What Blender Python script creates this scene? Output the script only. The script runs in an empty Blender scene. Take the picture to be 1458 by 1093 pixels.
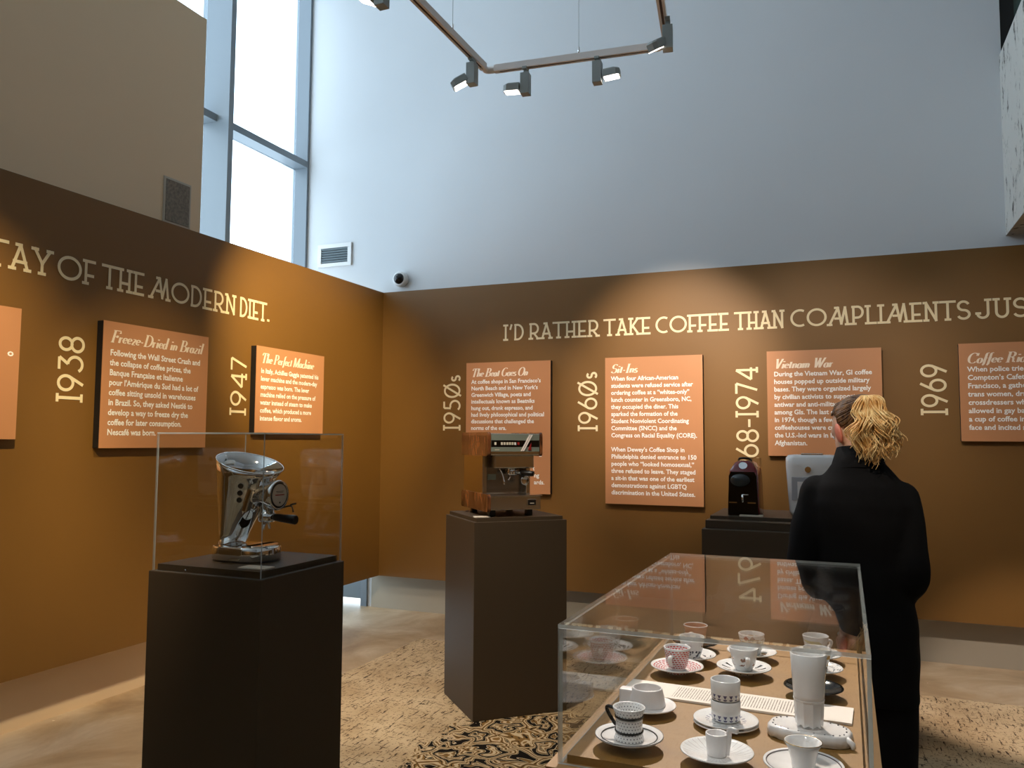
import bpy, bmesh, math, random
from mathutils import Vector, Matrix
PI = math.pi
S = bpy.context.scene
COL = S.collection

# ------------------------------------------------------------------ camera, sky, big lights, exposure
cam_d = bpy.data.cameras.new('camera')
cam = bpy.data.objects.new('camera', cam_d); COL.objects.link(cam)
cam_d.sensor_width = 36.0; cam_d.lens = 1144.0 / 1458.0 * 36.0
cam_d.clip_start = 0.02; cam_d.clip_end = 200
cam.matrix_world = Matrix(((0.92418, 0.0215, 0.38135, 0), (0.38191, -0.06728, -0.92175, 0),
                           (0.00584, 0.9975, -0.07039, 1.5), (0, 0, 0, 1)))
S.camera = cam
S.view_settings.view_transform = 'Standard'; S.view_settings.look = 'None'
S.view_settings.gamma = 1; S.view_settings.use_curve_mapping = False
S.view_settings.exposure = 0.0
S.cycles.transparent_max_bounces = 40
S.cycles.max_bounces = 10; S.cycles.diffuse_bounces = 4; S.cycles.glossy_bounces = 5
S.cycles.sample_clamp_indirect = 3.0; S.cycles.use_denoising = True
W = bpy.data.worlds.new('overcast_sky'); S.world = W; W.use_nodes = True
W.node_tree.nodes['Background'].inputs[0].default_value = (0.70, 0.86, 1.0, 1)
W.node_tree.nodes['Background'].inputs[1].default_value = 4.5

def area(name, loc, rot, sx, sy, energy=0, col=(1, 1, 1), portal=False):
    l = bpy.data.lights.new(name, 'AREA'); l.shape = 'RECTANGLE'; l.size = sx; l.size_y = sy
    l.energy = energy; l.color = col
    if portal: l.cycles.is_portal = True
    o = bpy.data.objects.new(name, l); COL.objects.link(o); o.location = loc; o.rotation_euler = rot
    return o
area('window_portal', (-4.97, 1.2, 3.3), (0, -PI / 2, 0), 6.6, 10.2, portal=True)

def spot(name, loc, aim, energy, cone=50, blend=0.8, col=(1.0, 0.76, 0.5), rad=0.03):
    l = bpy.data.lights.new(name, 'SPOT'); l.energy = energy; l.spot_size = math.radians(cone)
    l.spot_blend = blend; l.color = col; l.shadow_soft_size = rad
    o = bpy.data.objects.new(name, l); COL.objects.link(o); o.location = loc
    d = Vector(aim) - Vector(loc); o.rotation_euler = d.to_track_quat('-Z', 'Y').to_euler()
    return o
WARM = (1.0, 0.80, 0.46); SOFT = (1.0, 0.84, 0.66)
# track spots: the ones seen in the picture and their neighbours further along the same tracks; fill spots are added
spot('spot_corner', (-1.93, 3.62, 3.28), (-3.82, 5.10, 2.15), 567, 50, 0.85, WARM)
spot('spot_left_panels', (-1.95, 2.75, 3.28), (-3.82, 3.75, 1.25), 162, 44, 0.8, WARM)
spot('spot_left_far', (-1.95, 1.5, 3.28), (-3.82, 2.25, 1.75), 350, 46, 0.8, WARM)
spot('spot_beat', (-1.68, 3.88, 3.26), (-2.65, 6.18, 1.40), 175, 42, 0.8, SOFT)
spot('spot_sit', (-1.10, 3.90, 3.26), (-1.20, 6.18, 2.0), 405, 44, 0.9, SOFT)
spot('spot_vitrine', (-0.72, 3.62, 3.26), (-0.2, 1.75, 0.98), 520, 34, 0.7, (1, 0.86, 0.76))
spot('spot_viet', (-0.4, 3.3, 3.3), (-0.15, 6.18, 1.8), 148, 42, 0.9, SOFT)
spot('spot_riot', (0.5, 3.2, 3.3), (1.0, 6.18, 1.7), 81, 40, 0.9, SOFT)
spot('spot_floor', (0.2, 3.3, 3.3), (1.1, 5.5, 0.0), 420, 30, 0.5, (1, .84, .72))
spot('spot_machines', (-1.9, 2.4, 3.4), (-2.5, 4.6, 0.0), 330, 60, 0.9, SOFT)
spot('spot_vitrine_front', (-0.6, 0.3, 3.4), (-0.2, 1.6, 0.98), 70, 30, 0.8, (1, 0.90, 0.82))
spot('fill_spot_floor_left', (-1.85, 1.0, 3.3), (-3.2, 3.3, 0.0), 260, 40, 0.8, SOFT)  # unseen, added to brighten the dim floor by the left wall
spot('spot_visitor', (-0.35, 1.2, 3.4), (0.10, 2.75, 1.5), 120, 15, 0.8, SOFT)
spot('fill_spot_rear_wall', (-1.0, -1.2, 3.4), (-1.0, -3.8, 1.7), 160, 70, 0.9, WARM)  # unseen, added so the rear wall shows warm in reflections
spot('fill_spot_right_wall', (2.6, 2.0, 3.4), (4.9, 2.0, 1.6), 160, 75, 0.9, WARM)  # added off the tracks, lights the unseen right wall for warm reflections

# ------------------------------------------------------------------ materials
def lin(r, g, b):
    f = lambda c: (c / 255 / 12.92) if c / 255 <= 0.04045 else ((c / 255 + 0.055) / 1.055) ** 2.4
    return (f(r), f(g), f(b), 1)
def nodes(name):
    m = bpy.data.materials.new(name); m.use_nodes = True
    nt = m.node_tree; return m, nt, nt.nodes['Principled BSDF']
def nd(nt, typ, **kw):
    n = nt.nodes.new(typ)
    for k, v in kw.items():
        if k in n.inputs.keys(): n.inputs[k].default_value = v
        else: setattr(n, k, v)
    return n
def mat(name, col, rough=0.5, metal=0.0, var=0.0, scale=8, bump=0.0, bscale=80, coat=0.0, stretch=None, emit=0, spec=0.5):
    m, nt, b = nodes(name); L = nt.links.new
    b.inputs['Base Color'].default_value = col; b.inputs['Roughness'].default_value = rough
    b.inputs['Metallic'].default_value = metal; b.inputs['Coat Weight'].default_value = coat
    b.inputs['Specular IOR Level'].default_value = spec
    tc = nd(nt, 'ShaderNodeTexCoord'); mp = nd(nt, 'ShaderNodeMapping')
    L(tc.outputs['Object'], mp.inputs[0])
    if stretch: mp.inputs['Scale'].default_value = stretch
    if var > 0:
        n = nd(nt, 'ShaderNodeTexNoise', Scale=scale, Detail=5.0)
        L(mp.outputs[0], n.inputs['Vector'])
        r = nd(nt, 'ShaderNodeValToRGB')
        r.color_ramp.elements[0].position = 0.3; r.color_ramp.elements[1].position = 0.7
        r.color_ramp.elements[0].color = tuple(c * (1 - var) for c in col[:3]) + (1,)
        r.color_ramp.elements[1].color = tuple(min(1, c * (1 + var)) for c in col[:3]) + (1,)
        L(n.outputs[0], r.inputs[0]); L(r.outputs[0], b.inputs['Base Color'])
    if bump > 0:
        n = nd(nt, 'ShaderNodeTexNoise', Scale=bscale, Detail=3.0); L(mp.outputs[0], n.inputs['Vector'])
        bp = nd(nt, 'ShaderNodeBump', Strength=bump, Distance=0.002)
        L(n.outputs[0], bp.inputs['Height']); L(bp.outputs[0], b.inputs['Normal'])
    if emit:
        b.inputs['Emission Color'].default_value = col; b.inputs['Emission Strength'].default_value = emit
    return m
def sheet_glass(name, tint=(0.985, 0.99, 0.985, 1), ior=1.49):
    m, nt, b = nodes(name); L = nt.links.new; nt.nodes.remove(b)
    out = nt.nodes['Material Output']
    tr = nd(nt, 'ShaderNodeBsdfTransparent'); tr.inputs[0].default_value = tint
    gl = nd(nt, 'ShaderNodeBsdfGlossy'); gl.inputs['Roughness'].default_value = 0.0
    geo = nd(nt, 'ShaderNodeNewGeometry')
    iorm = nd(nt, 'ShaderNodeMapRange'); iorm.inputs['To Min'].default_value = ior; iorm.inputs['To Max'].default_value = 1 / ior
    L(geo.outputs['Backfacing'], iorm.inputs['Value'])
    fr = nd(nt, 'ShaderNodeFresnel'); L(iorm.outputs[0], fr.inputs['IOR'])
    mx = nd(nt, 'ShaderNodeMixShader'); L(fr.outputs[0], mx.inputs[0]); L(tr.outputs[0], mx.inputs[1]); L(gl.outputs[0], mx.inputs[2])
    L(mx.outputs[0], out.inputs[0]); return m
def edge_acrylic():
    m, nt, b = nodes('acrylic_edge'); L = nt.links.new
    b.inputs['Base Color'].default_value = (0.50, 0.54, 0.52, 1); b.inputs['Roughness'].default_value = 0.15
    b.inputs['Alpha'].default_value = 0.6
    return m
def floor_mat():
    m, nt, b = nodes('polished_concrete'); L = nt.links.new
    tc = nd(nt, 'ShaderNodeTexCoord')
    n = nd(nt, 'ShaderNodeTexNoise', Scale=1.6, Detail=8.0, Roughness=0.62, Distortion=0.6); L(tc.outputs['Object'], n.inputs['Vector'])
    r = nd(nt, 'ShaderNodeValToRGB'); e = r.color_ramp.elements
    e[0].position = 0.32; e[0].color = lin(150, 122, 90); e[1].position = 0.62; e[1].color = lin(208, 188, 160)
    x = r.color_ramp.elements.new(0.47); x.color = lin(182, 156, 122)
    L(n.outputs[0], r.inputs[0])
    v = nd(nt, 'ShaderNodeTexNoise', Scale=5.5, Detail=4.0, Roughness=0.7); L(tc.outputs['Object'], v.inputs['Vector'])
    sp = nd(nt, 'ShaderNodeValToRGB'); sp.color_ramp.elements[0].position = 0.71; sp.color_ramp.elements[1].position = 0.74
    L(v.outputs[0], sp.inputs[0])
    mx = nd(nt, 'ShaderNodeMixRGB'); mx.inputs[2].default_value = lin(238, 226, 206)
    L(sp.outputs[0], mx.inputs[0]); L(r.outputs[0], mx.inputs[1]); L(mx.outputs[0], b.inputs['Base Color'])
    rr = nd(nt, 'ShaderNodeMapRange'); rr.inputs['To Min'].default_value = 0.25; rr.inputs['To Max'].default_value = 0.5
    L(n.outputs[0], rr.inputs['Value']); L(rr.outputs[0], b.inputs['Roughness'])
    return m
def carpet_mat():
    m, nt, b = nodes('distressed_carpet'); L = nt.links.new
    tc = nd(nt, 'ShaderNodeTexCoord')
    def noise(scale, st, rot=0, **k):
        mp = nd(nt, 'ShaderNodeMapping'); mp.inputs['Scale'].default_value = st; mp.inputs['Rotation'].default_value = (0, 0, rot)
        L(tc.outputs['Object'], mp.inputs[0])
        n = nd(nt, 'ShaderNodeTexNoise', Scale=scale, **k); L(mp.outputs[0], n.inputs['Vector']); return n.outputs[0]
    def ramp(src, a, c, ca=(0, 0, 0, 1), cb=(1, 1, 1, 1)):
        r = nd(nt, 'ShaderNodeValToRGB'); r.color_ramp.elements[0].position = a; r.color_ramp.elements[1].position = c
        r.color_ramp.elements[0].color = ca; r.color_ramp.elements[1].color = cb
        L(src, r.inputs[0]); return r.outputs[0]
    def mix(f, a, c, mode='MIX'):
        x = nd(nt, 'ShaderNodeMixRGB', blend_type=mode)
        for i, q in enumerate((f, a, c)):
            if isinstance(q, (tuple, float, int)): x.inputs[i].default_value = q
            else: L(q, x.inputs[i])
        return x.outputs[0]
    base = ramp(noise(3.0, (1, 1, 1), Detail=4.0), 0.35, 0.65, lin(186, 160, 124), lin(208, 184, 148))
    s1 = ramp(noise(11.0, (6.0, 1.0, 1), 0.9, Detail=6.0, Roughness=0.75), 0.565, 0.60)
    s2 = ramp(noise(11.0, (1.0, 6.0, 1), 0.75, Detail=6.0, Roughness=0.75), 0.59, 0.62)
    s3 = ramp(noise(60.0, (1, 1, 1), Detail=2.0), 0.62, 0.68)
    c = mix(s1, base, lin(70, 54, 40)); c = mix(s2, c, lin(76, 60, 44)); c = mix(s3, c, lin(120, 96, 70))
    # damask island: black / gold / cream scrolls inside a ragged patch round the pedestals' feet
    wv = nd(nt, 'ShaderNodeTexVoronoi', Scale=6.0, feature='DISTANCE_TO_EDGE')
    n2 = nd(nt, 'ShaderNodeTexNoise', Scale=5.0, Detail=1.5, Distortion=1.2)
    L(tc.outputs['Object'], n2.inputs['Vector'])
    off = mix(0.22, tc.outputs['Object'], n2.outputs['Color'], 'ADD'); L(off, wv.inputs['Vector'])
    mu = nd(nt, 'ShaderNodeMath', operation='MULTIPLY'); mu.inputs[1].default_value = 24.0; L(wv.outputs['Distance'], mu.inputs[0])
    sn = nd(nt, 'ShaderNodeMath', operation='SINE'); L(mu.outputs[0], sn.inputs[0])
    dm = nd(nt, 'ShaderNodeValToRGB'); dm.color_ramp.interpolation = 'CONSTANT'; el = dm.color_ramp.elements
    el[0].position = 0.0; el[0].color = lin(24, 18, 12); el[1].position = 0.30; el[1].color = lin(206, 184, 148)
    q = el.new(0.48); q.color = lin(24, 18, 12); q = el.new(0.60); q.color = lin(138, 104, 58); q = el.new(0.90); q.color = lin(206, 184, 148)
    ma = nd(nt, 'ShaderNodeMapRange'); ma.inputs['From Min'].default_value = -1; L(sn.outputs[0], ma.inputs['Value']); L(ma.outputs[0], dm.inputs[0])
    sep = nd(nt, 'ShaderNodeSeparateXYZ'); L(tc.outputs['Object'], sep.inputs[0])
    def lerp(src, a, c_):
        r_ = nd(nt, 'ShaderNodeMapRange'); r_.inputs['From Min'].default_value = a; r_.inputs['From Max'].default_value = c_; L(src, r_.inputs['Value']); return r_.outputs[0]
    def mul(a, c_):
        k = nd(nt, 'ShaderNodeMath', operation='MULTIPLY'); L(a, k.inputs[0]); L(c_, k.inputs[1]); return k.outputs[0]
    # patch from x>-1.95, y<4.4 and x<0.2, y>2.6
    msk = mul(mul(lerp(sep.outputs[0], -2.15, -1.7), lerp(sep.outputs[1], 4.55, 4.1)), mul(lerp(sep.outputs[0], 0.3, -0.2), lerp(sep.outputs[1], 2.3, 2.9)))
    jag = nd(nt, 'ShaderNodeMath', operation='ADD'); L(msk, jag.inputs[0]); L(noise(9.0, (1, 1, 1), Detail=5.0, Roughness=0.7), jag.inputs[1])
    hf = nd(nt, 'ShaderNodeMath', operation='MULTIPLY'); hf.inputs[1].default_value = 0.5; L(jag.outputs[0], hf.inputs[0])
    c = mix(ramp(hf.outputs[0], 0.52, 0.53), c, dm.outputs[0])
    L(c, b.inputs['Base Color']); b.inputs['Roughness'].default_value = 0.95; b.inputs['Specular IOR Level'].default_value = 0.1
    bp = nd(nt, 'ShaderNodeBump', Strength=0.5, Distance=0.003); L(noise(260.0, (1, 1, 1)), bp.inputs['Height']); L(bp.outputs[0], b.inputs['Normal'])
    return m
def pitted_mat():
    m, nt, b = nodes('pitted_concrete'); L = nt.links.new
    tc = nd(nt, 'ShaderNodeTexCoord'); mp = nd(nt, 'ShaderNodeMapping'); mp.inputs['Scale'].default_value = (1, 1.6, 0.7); L(tc.outputs['Object'], mp.inputs[0])
    n = nd(nt, 'ShaderNodeTexNoise', Scale=9.0, Detail=6.0, Roughness=0.7); L(mp.outputs[0], n.inputs['Vector'])
    r = nd(nt, 'ShaderNodeValToRGB'); e = r.color_ramp.elements
    e[0].position = 0.36; e[0].color = lin(70, 66, 56); e[1].position = 0.44; e[1].color = lin(205, 202, 195)
    L(n.outputs[0], r.inputs[0]); L(r.outputs[0], b.inputs['Base Color']); b.inputs['Roughness'].default_value = 0.9
    bp = nd(nt, 'ShaderNodeBump', Strength=1.0, Distance=0.02); L(n.outputs[0], bp.inputs['Height']); L(bp.outputs[0], b.inputs['Normal'])
    return m
def wood_mat():
    m, nt, b = nodes('burl_walnut'); L = nt.links.new
    tc = nd(nt, 'ShaderNodeTexCoord'); mp = nd(nt, 'ShaderNodeMapping'); mp.inputs['Scale'].default_value = (5, 6, 2.2)
    L(tc.outputs['Object'], mp.inputs[0])
    n = nd(nt, 'ShaderNodeTexNoise', Scale=2.2, Detail=5.0, Distortion=1.4, Roughness=0.6); L(mp.outputs[0], n.inputs['Vector'])
    r = nd(nt, 'ShaderNodeValToRGB'); e = r.color_ramp.elements
    e[0].position = 0.38; e[0].color = lin(50, 25, 13); e[1].position = 0.62; e[1].color = lin(134, 82, 46)
    L(n.outputs[0], r.inputs[0]); L(r.outputs[0], b.inputs['Base Color']); b.inputs['Roughness'].default_value = 0.25; b.inputs['Coat Weight'].default_value = 0.4
    return m
def pattern_mat(name, col, kind, base=(0.85, 0.84, 0.82, 1), su=10, sv=6, lo=0.0, hi=1.0):
    """print on glazed ceramic: UV is (turn, height or radius)"""
    m, nt, b = nodes(name); L = nt.links.new
    b.inputs['Roughness'].default_value = 0.12; b.inputs['Coat Weight'].default_value = 0.3
    uv = nd(nt, 'ShaderNodeUVMap'); mp = nd(nt, 'ShaderNodeMapping'); mp.inputs['Scale'].default_value = (su, sv, 1); L(uv.outputs[0], mp.inputs[0])
    sep = nd(nt, 'ShaderNodeSeparateXYZ'); L(mp.outputs[0], sep.inputs[0])
    def M(op, a, c=0.0):
        k = nd(nt, 'ShaderNodeMath', operation=op)
        for i, q in enumerate((a, c)):
            if isinstance(q, (int, float)): k.inputs[i].default_value = q
            else: L(q, k.inputs[i])
        return k.outputs[0]
    u, v = sep.outputs[0], sep.outputs[1]
    fu = M('FRACT', u); fv = M('FRACT', v)
    if kind == 'dash':
        sh = M('FRACT', M('ADD', u, M('MULTIPLY', M('FLOOR', v), 0.37)))
        mask = M('MULTIPLY', M('LESS_THAN', sh, 0.72), M('LESS_THAN', M('ABSOLUTE', M('SUBTRACT', fv, 0.5)), 0.27))
    elif kind == 'ray':
        mask = M('LESS_THAN', fu, 0.1)
    elif kind == 'stroke':
        mask = M('LESS_THAN', M('ABSOLUTE', M('SUBTRACT', fu, 0.5)), M('MULTIPLY', fv, 0.22))
    elif kind == 'dot':
        sh = M('FRACT', M('ADD', u, M('MULTIPLY', M('FLOOR', v), 0.5)))
        a = M('SUBTRACT', sh, 0.5); c = M('SUBTRACT', fv, 0.5)
        mask = M('LESS_THAN', M('ADD', M('MULTIPLY', a, a), M('MULTIPLY', c, c)), 0.035)
    elif kind == 'tri':
        mask = M('LESS_THAN', M('ABSOLUTE', M('SUBTRACT', fu, 0.5)), M('MULTIPLY', fv, 0.34))
    elif kind == 'blot':
        n = nd(nt, 'ShaderNodeTexNoise', Scale=1.0, Detail=4.0); L(mp.outputs[0], n.inputs['Vector']); mask = M('GREATER_THAN', n.outputs[0], 0.56)
    elif kind == 'ring':
        mask = M('MULTIPLY', M('GREATER_THAN', v, 0.0), 1.0)
    if kind != 'full':
        v0 = nd(nt, 'ShaderNodeSeparateXYZ'); L(uv.outputs[0], v0.inputs[0])
        mask = M('MULTIPLY', mask, M('MULTIPLY', M('GREATER_THAN', v0.outputs[1], lo), M('LESS_THAN', v0.outputs[1], hi)))
    mx = nd(nt, 'ShaderNodeMixRGB'); mx.inputs[1].default_value = base; mx.inputs[2].default_value = col
    L(mask, mx.inputs[0]); L(mx.outputs[0], b.inputs['Base Color'])
    return m
def card_mat():
    m, nt, b = nodes('printed_card'); L = nt.links.new
    tc = nd(nt, 'ShaderNodeTexCoord'); mp = nd(nt, 'ShaderNodeMapping'); L(tc.outputs['Object'], mp.inputs[0])
    sep = nd(nt, 'ShaderNodeSeparateXYZ'); L(mp.outputs[0], sep.inputs[0])
    def M(op, a, c=0.0):
        k = nd(nt, 'ShaderNodeMath', operation=op)
        for i, q in enumerate((a, c)):
            if isinstance(q, (int, float)): k.inputs[i].default_value = q
            else: L(q, k.inputs[i])
        return k.outputs[0]
    x, y = sep.outputs[0], sep.outputs[1]
    line = M('LESS_THAN', M('FRACT', M('MULTIPLY', x, 190.0)), 0.32)
    n = nd(nt, 'ShaderNodeTexNoise', Scale=1.0, Detail=2.0); mp.inputs['Scale'].default_value = (1, 1, 1)
    m2 = nd(nt, 'ShaderNodeMapping'); m2.inputs['Scale'].default_value = (90, 900, 1); L(tc.outputs['Object'], m2.inputs[0]); L(m2.outputs[0], n.inputs['Vector'])
    k = M('MULTIPLY', line, M('GREATER_THAN', n.outputs[0], 0.44))
    k = M('MULTIPLY', k, M('MULTIPLY', M('GREATER_THAN', x, -0.115), M('LESS_THAN', x, 0.165)))
    k = M('MULTIPLY', k, M('LESS_THAN', M('ABSOLUTE', y), 0.034))
    mx = nd(nt, 'ShaderNodeMixRGB'); mx.inputs[1].default_value = lin(226, 216, 204); mx.inputs[2].default_value = lin(88, 72, 60)
    L(k, mx.inputs[0]); L(mx.outputs[0], b.inputs['Base Color']); b.inputs['Roughness'].default_value = 0.7
    return m
def hair_mat(name, c1, c2, st):
    m, nt, b = nodes(name); L = nt.links.new
    tc = nd(nt, 'ShaderNodeTexCoord'); mp = nd(nt, 'ShaderNodeMapping'); mp.inputs['Scale'].default_value = st; L(tc.outputs['Object'], mp.inputs[0])
    n = nd(nt, 'ShaderNodeTexNoise', Scale=1.0, Detail=3.0); L(mp.outputs[0], n.inputs['Vector'])
    r = nd(nt, 'ShaderNodeValToRGB'); e = r.color_ramp.elements; e[0].position = 0.35; e[1].position = 0.65; e[0].color = c1; e[1].color = c2
    L(n.outputs[0], r.inputs[0]); L(r.outputs[0], b.inputs['Base Color']); b.inputs['Roughness'].default_value = 0.45
    bp = nd(nt, 'ShaderNodeBump', Strength=0.8, Distance=0.004); L(n.outputs[0], bp.inputs['Height']); L(bp.outputs[0], b.inputs['Normal'])
    return m

M_GREY = mat('grey_wall_paint', lin(214, 216, 218), 0.6, bump=0.05, bscale=200, var=0.015, scale=1.5)
M_PART = mat('partition_paint', lin(232, 206, 170), 0.7, bump=0.05, bscale=200)
M_BASE = mat('plinth_paint', lin(160, 152, 136), 0.6)
M_BROWN = mat('brown_wall_paint', lin(119, 82, 29), 0.55, bump=0.06, bscale=160, var=0.02, scale=3)
M_PANEL = mat('copper_board', lin(196, 138, 96), 0.4, var=0.015, scale=2, spec=0.4)
M_BLACK = mat('black_edge', lin(26, 20, 16), 0.7)
M_PED = mat('dark_brown_paint', lin(64, 50, 32), 0.55, bump=0.04, bscale=300)
M_DECK = mat('ochre_deck', lin(136, 98, 38), 0.6, var=0.08, scale=4, stretch=(1, 6, 1), bump=0.05, bscale=120)
M_CREAM = mat('cream_vinyl', lin(238, 220, 180), 0.6)
M_WHITEINK = mat('white_print', lin(255, 252, 248), 0.6)
M_TITLE = mat('cream_print', lin(255, 236, 214), 0.6)
M_FLOOR = floor_mat(); M_CARPET = carpet_mat(); M_PIT = pitted_mat(); M_WOOD = wood_mat()
M_GLASS = sheet_glass('window_glass', (0.97, 0.99, 1, 1), 1.5)
M_ACRYL = sheet_glass('clear_acrylic'); M_EDGE = edge_acrylic()
M_FRAME = mat('pale_aluminium_frame', lin(126, 136, 144), 0.4)
M_FRAMED = mat('dark_frame', lin(20, 22, 22), 0.4)
M_WHITE = mat('white_metal', lin(228, 228, 226), 0.45)
M_TRACK = mat('track_metal', lin(238, 230, 224), 0.4); M_SLOT = mat('track_slot', lin(70, 42, 26), 0.6)
M_LAMP = mat('lamp_housing', lin(150, 158, 156), 0.4)
M_GLOW = mat('lamp_glow', (1.0, 0.88, 0.78, 1), 0.5, emit=9)
M_CHROME = mat('polished_chrome', (0.80, 0.79, 0.78, 1), 0.045, 1.0)
M_STEEL = mat('brushed_steel', (0.72, 0.66, 0.58, 1), 0.16, 1.0)
M_BLK = mat('black_plastic', lin(14, 13, 12), 0.35)
M_BLKG = mat('gloss_black', lin(10, 9, 9), 0.08)
M_RED = mat('dark_red_gloss', lin(116, 10, 20), 0.12, coat=0.5)
M_REDINK = mat('red_print', lin(150, 30, 24), 0.5)
M_DIAL = mat('dial_face', lin(200, 186, 168), 0.4)
M_GREENGREY = mat('control_face', lin(120, 128, 118), 0.35)
M_CER = mat('white_glaze', lin(238, 235, 232), 0.1, coat=0.3)
M_CERP = mat('white_bisque', lin(236, 232, 230), 0.3)
M_COPC = mat('copper_glaze', lin(196, 140, 112), 0.15, 0.6)
M_GOLD = mat('gold_line', lin(200, 160, 90), 0.2, 1.0)
M_GREYL = mat('grey_line', lin(90, 84, 88), 0.3)
M_SKIN = mat('skin', lin(214, 168, 142), 0.5); M_SKIN.node_tree.nodes['Principled BSDF'].inputs['Subsurface Weight'].default_value = 0.15
M_CLOTH = mat('black_wool', lin(11, 10, 11), 0.9, bump=0.2, bscale=500, spec=0.2)
M_TROU = mat('black_trousers', lin(16, 15, 16), 0.9, spec=0.2)
M_HAIR = hair_mat('dark_blonde_hair', lin(66, 44, 26), lin(128, 92, 54), (90, 90, 18))
M_PONY = hair_mat('golden_blonde_hair', lin(214, 158, 82), lin(252, 222, 160), (30, 30, 30))
M_LENS = mat('smoked_dome', lin(8, 10, 14), 0.05)
M_GRIL = mat('perforated_grille', lin(128, 118, 104), 0.7, var=0.3, scale=60, bump=0.5, bscale=200)
M_CARD = card_mat(); M_CARDW = mat('blank_card', lin(214, 204, 186), 0.7)
M_AMBER = mat('machine_print', lin(210, 200, 180), 0.5)

# ------------------------------------------------------------------ mesh helpers
def bm_(): return bmesh.new()
def face(bm, vs, mi=0, smooth=False):
    try: f = bm.faces.new(vs)
    except ValueError: return None
    f.material_index = mi; f.smooth = smooth; return f
def box(bm, x0, x1, y0, y1, z0, z1, mi=0, bev=0.0, mx=None):
    b2 = bmesh.new(); r = bmesh.ops.create_cube(b2, size=1)
    for v in b2.verts: v.co = Vector((x0 + (v.co.x + .5) * (x1 - x0), y0 + (v.co.y + .5) * (y1 - y0), z0 + (v.co.z + .5) * (z1 - z0)))
    if bev > 0: bmesh.ops.bevel(b2, geom=list(b2.edges), offset=bev, segments=2, affect='EDGES', profile=0.6)
    merge(bm, b2, mi, mx)
def merge(bm, b2, mi=None, mx=None):
    mp = {}
    for v in b2.verts: mp[v] = bm.verts.new(mx @ v.co if mx else v.co)
    for f in b2.faces: face(bm, [mp[v] for v in f.verts], f.material_index if mi is None else mi, f.smooth)
    b2.free()
def loft(bm, rings, mi=0, cap=True, smooth=True, closed=True):
    rr = [[bm.verts.new(p) for p in r] for r in rings]; n = len(rr[0])
    for a, b in zip(rr, rr[1:]):
        for i in range(n if closed else n - 1):
            j = (i + 1) % n; face(bm, (a[i], a[j], b[j], b[i]), mi, smooth)
    if cap:
        face(bm, list(reversed(rr[0])), mi); face(bm, rr[-1], mi)
    return rr
def circ(c, rx, ry=None, n=24, z=None, a0=0):
    ry = rx if ry is None else ry
    return [Vector((c[0] + rx * math.cos(a0 + 2 * PI * i / n), c[1] + ry * math.sin(a0 + 2 * PI * i / n), c[2])) for i in range(n)]
def lathe(bm, prof, n=32, mi=0, c=(0, 0, 0), mats=None, twist=None):
    """prof [(r, z)] open profile turned round z, with UV (turn, progress of z or r)"""
    uvl = bm.loops.layers.uv.verify()
    rs = [r for r, z in prof]; zs = [z for r, z in prof]
    flat = (max(rs) - min(rs)) > 2.0 * (max(zs) - min(zs))
    mxr, z0, z1 = max(rs), min(zs), max(zs)
    rows = []
    for k, (r, z) in enumerate(prof):
        if r < 1e-6: rows.append([bm.verts.new((c[0], c[1], c[2] + z))])
        else: rows.append([bm.verts.new((c[0] + r * math.cos(2 * PI * i / n), c[1] + r * math.sin(2 * PI * i / n), c[2] + z)) for i in range(n)])
    for k in range(len(rows) - 1):
        a, b = rows[k], rows[k + 1]; va = rs[k] / mxr if flat else (zs[k] - z0) / (z1 - z0); vb = rs[k + 1] / mxr if flat else (zs[k + 1] - z0) / (z1 - z0)
        m = mats[k] if mats else mi
        for i in range(n):
            j = (i + 1) % n; u0, u1 = i / n, (i + 1) / n
            if len(a) == 1 and len(b) == 1: continue
            if len(a) == 1: vs, uv = (a[0], b[j], b[i]), ((u0, va), (u1, vb), (u0, vb))
            elif len(b) == 1: vs, uv = (a[i], a[j], b[0]), ((u0, va), (u1, va), (u0, vb))
            else: vs, uv = (a[i], a[j], b[j], b[i]), ((u0, va), (u1, va), (u1, vb), (u0, vb))
            f = face(bm, vs, m, True)
            if f:
                for l, q in zip(f.loops, uv): l[uvl].uv = q
def tube(bm, pts, r, n=8, mi=0, cap=True, sx=1.0):
    pts = [Vector(p) for p in pts]; rings = []
    up = Vector((0, 0, 1)); prev = None
    for i, p in enumerate(pts):
        t = (pts[min(i + 1, len(pts) - 1)] - pts[max(i - 1, 0)]).normalized()
        if prev is None:
            a = up.cross(t)
            if a.length < 1e-3: a = Vector((1, 0, 0)).cross(t)
            a.normalize()
        else: a = (prev - t * prev.dot(t)).normalized()
        prev = a; b = t.cross(a); rad = r[i] if isinstance(r, (list, tuple)) else r
        rings.append([p + a * rad * sx * math.cos(2 * PI * k / n) + b * rad * math.sin(2 * PI * k / n) for k in range(n)])
    loft(bm, rings, mi, cap)
def smooth_path(pts, sub=6):
    P = [Vector(p) for p in pts]; out = []
    for i in range(len(P) - 1):
        p0, p1, p2, p3 = P[max(i - 1, 0)], P[i], P[i + 1], P[min(i + 2, len(P) - 1)]
        for k in range(sub):
            t = k / sub
            out.append(0.5 * ((2 * p1) + (p2 - p0) * t + (2 * p0 - 5 * p1 + 4 * p2 - p3) * t * t + (3 * p1 - p0 - 3 * p2 + p3) * t ** 3))
    out.append(P[-1]); return out
def obj(name, bm, mats, parent=None, loc=None, rot=None):
    bmesh.ops.recalc_face_normals(bm, faces=bm.faces)
    me = bpy.data.meshes.new(name); bm.to_mesh(me); bm.free()
    for m in (mats if isinstance(mats, (list, tuple)) else [mats]): me.materials.append(m)
    o = bpy.data.objects.new(name, me); COL.objects.link(o)
    if parent: o.parent = parent
    if loc: o.location = loc
    if rot: o.rotation_euler = rot
    return o
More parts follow.
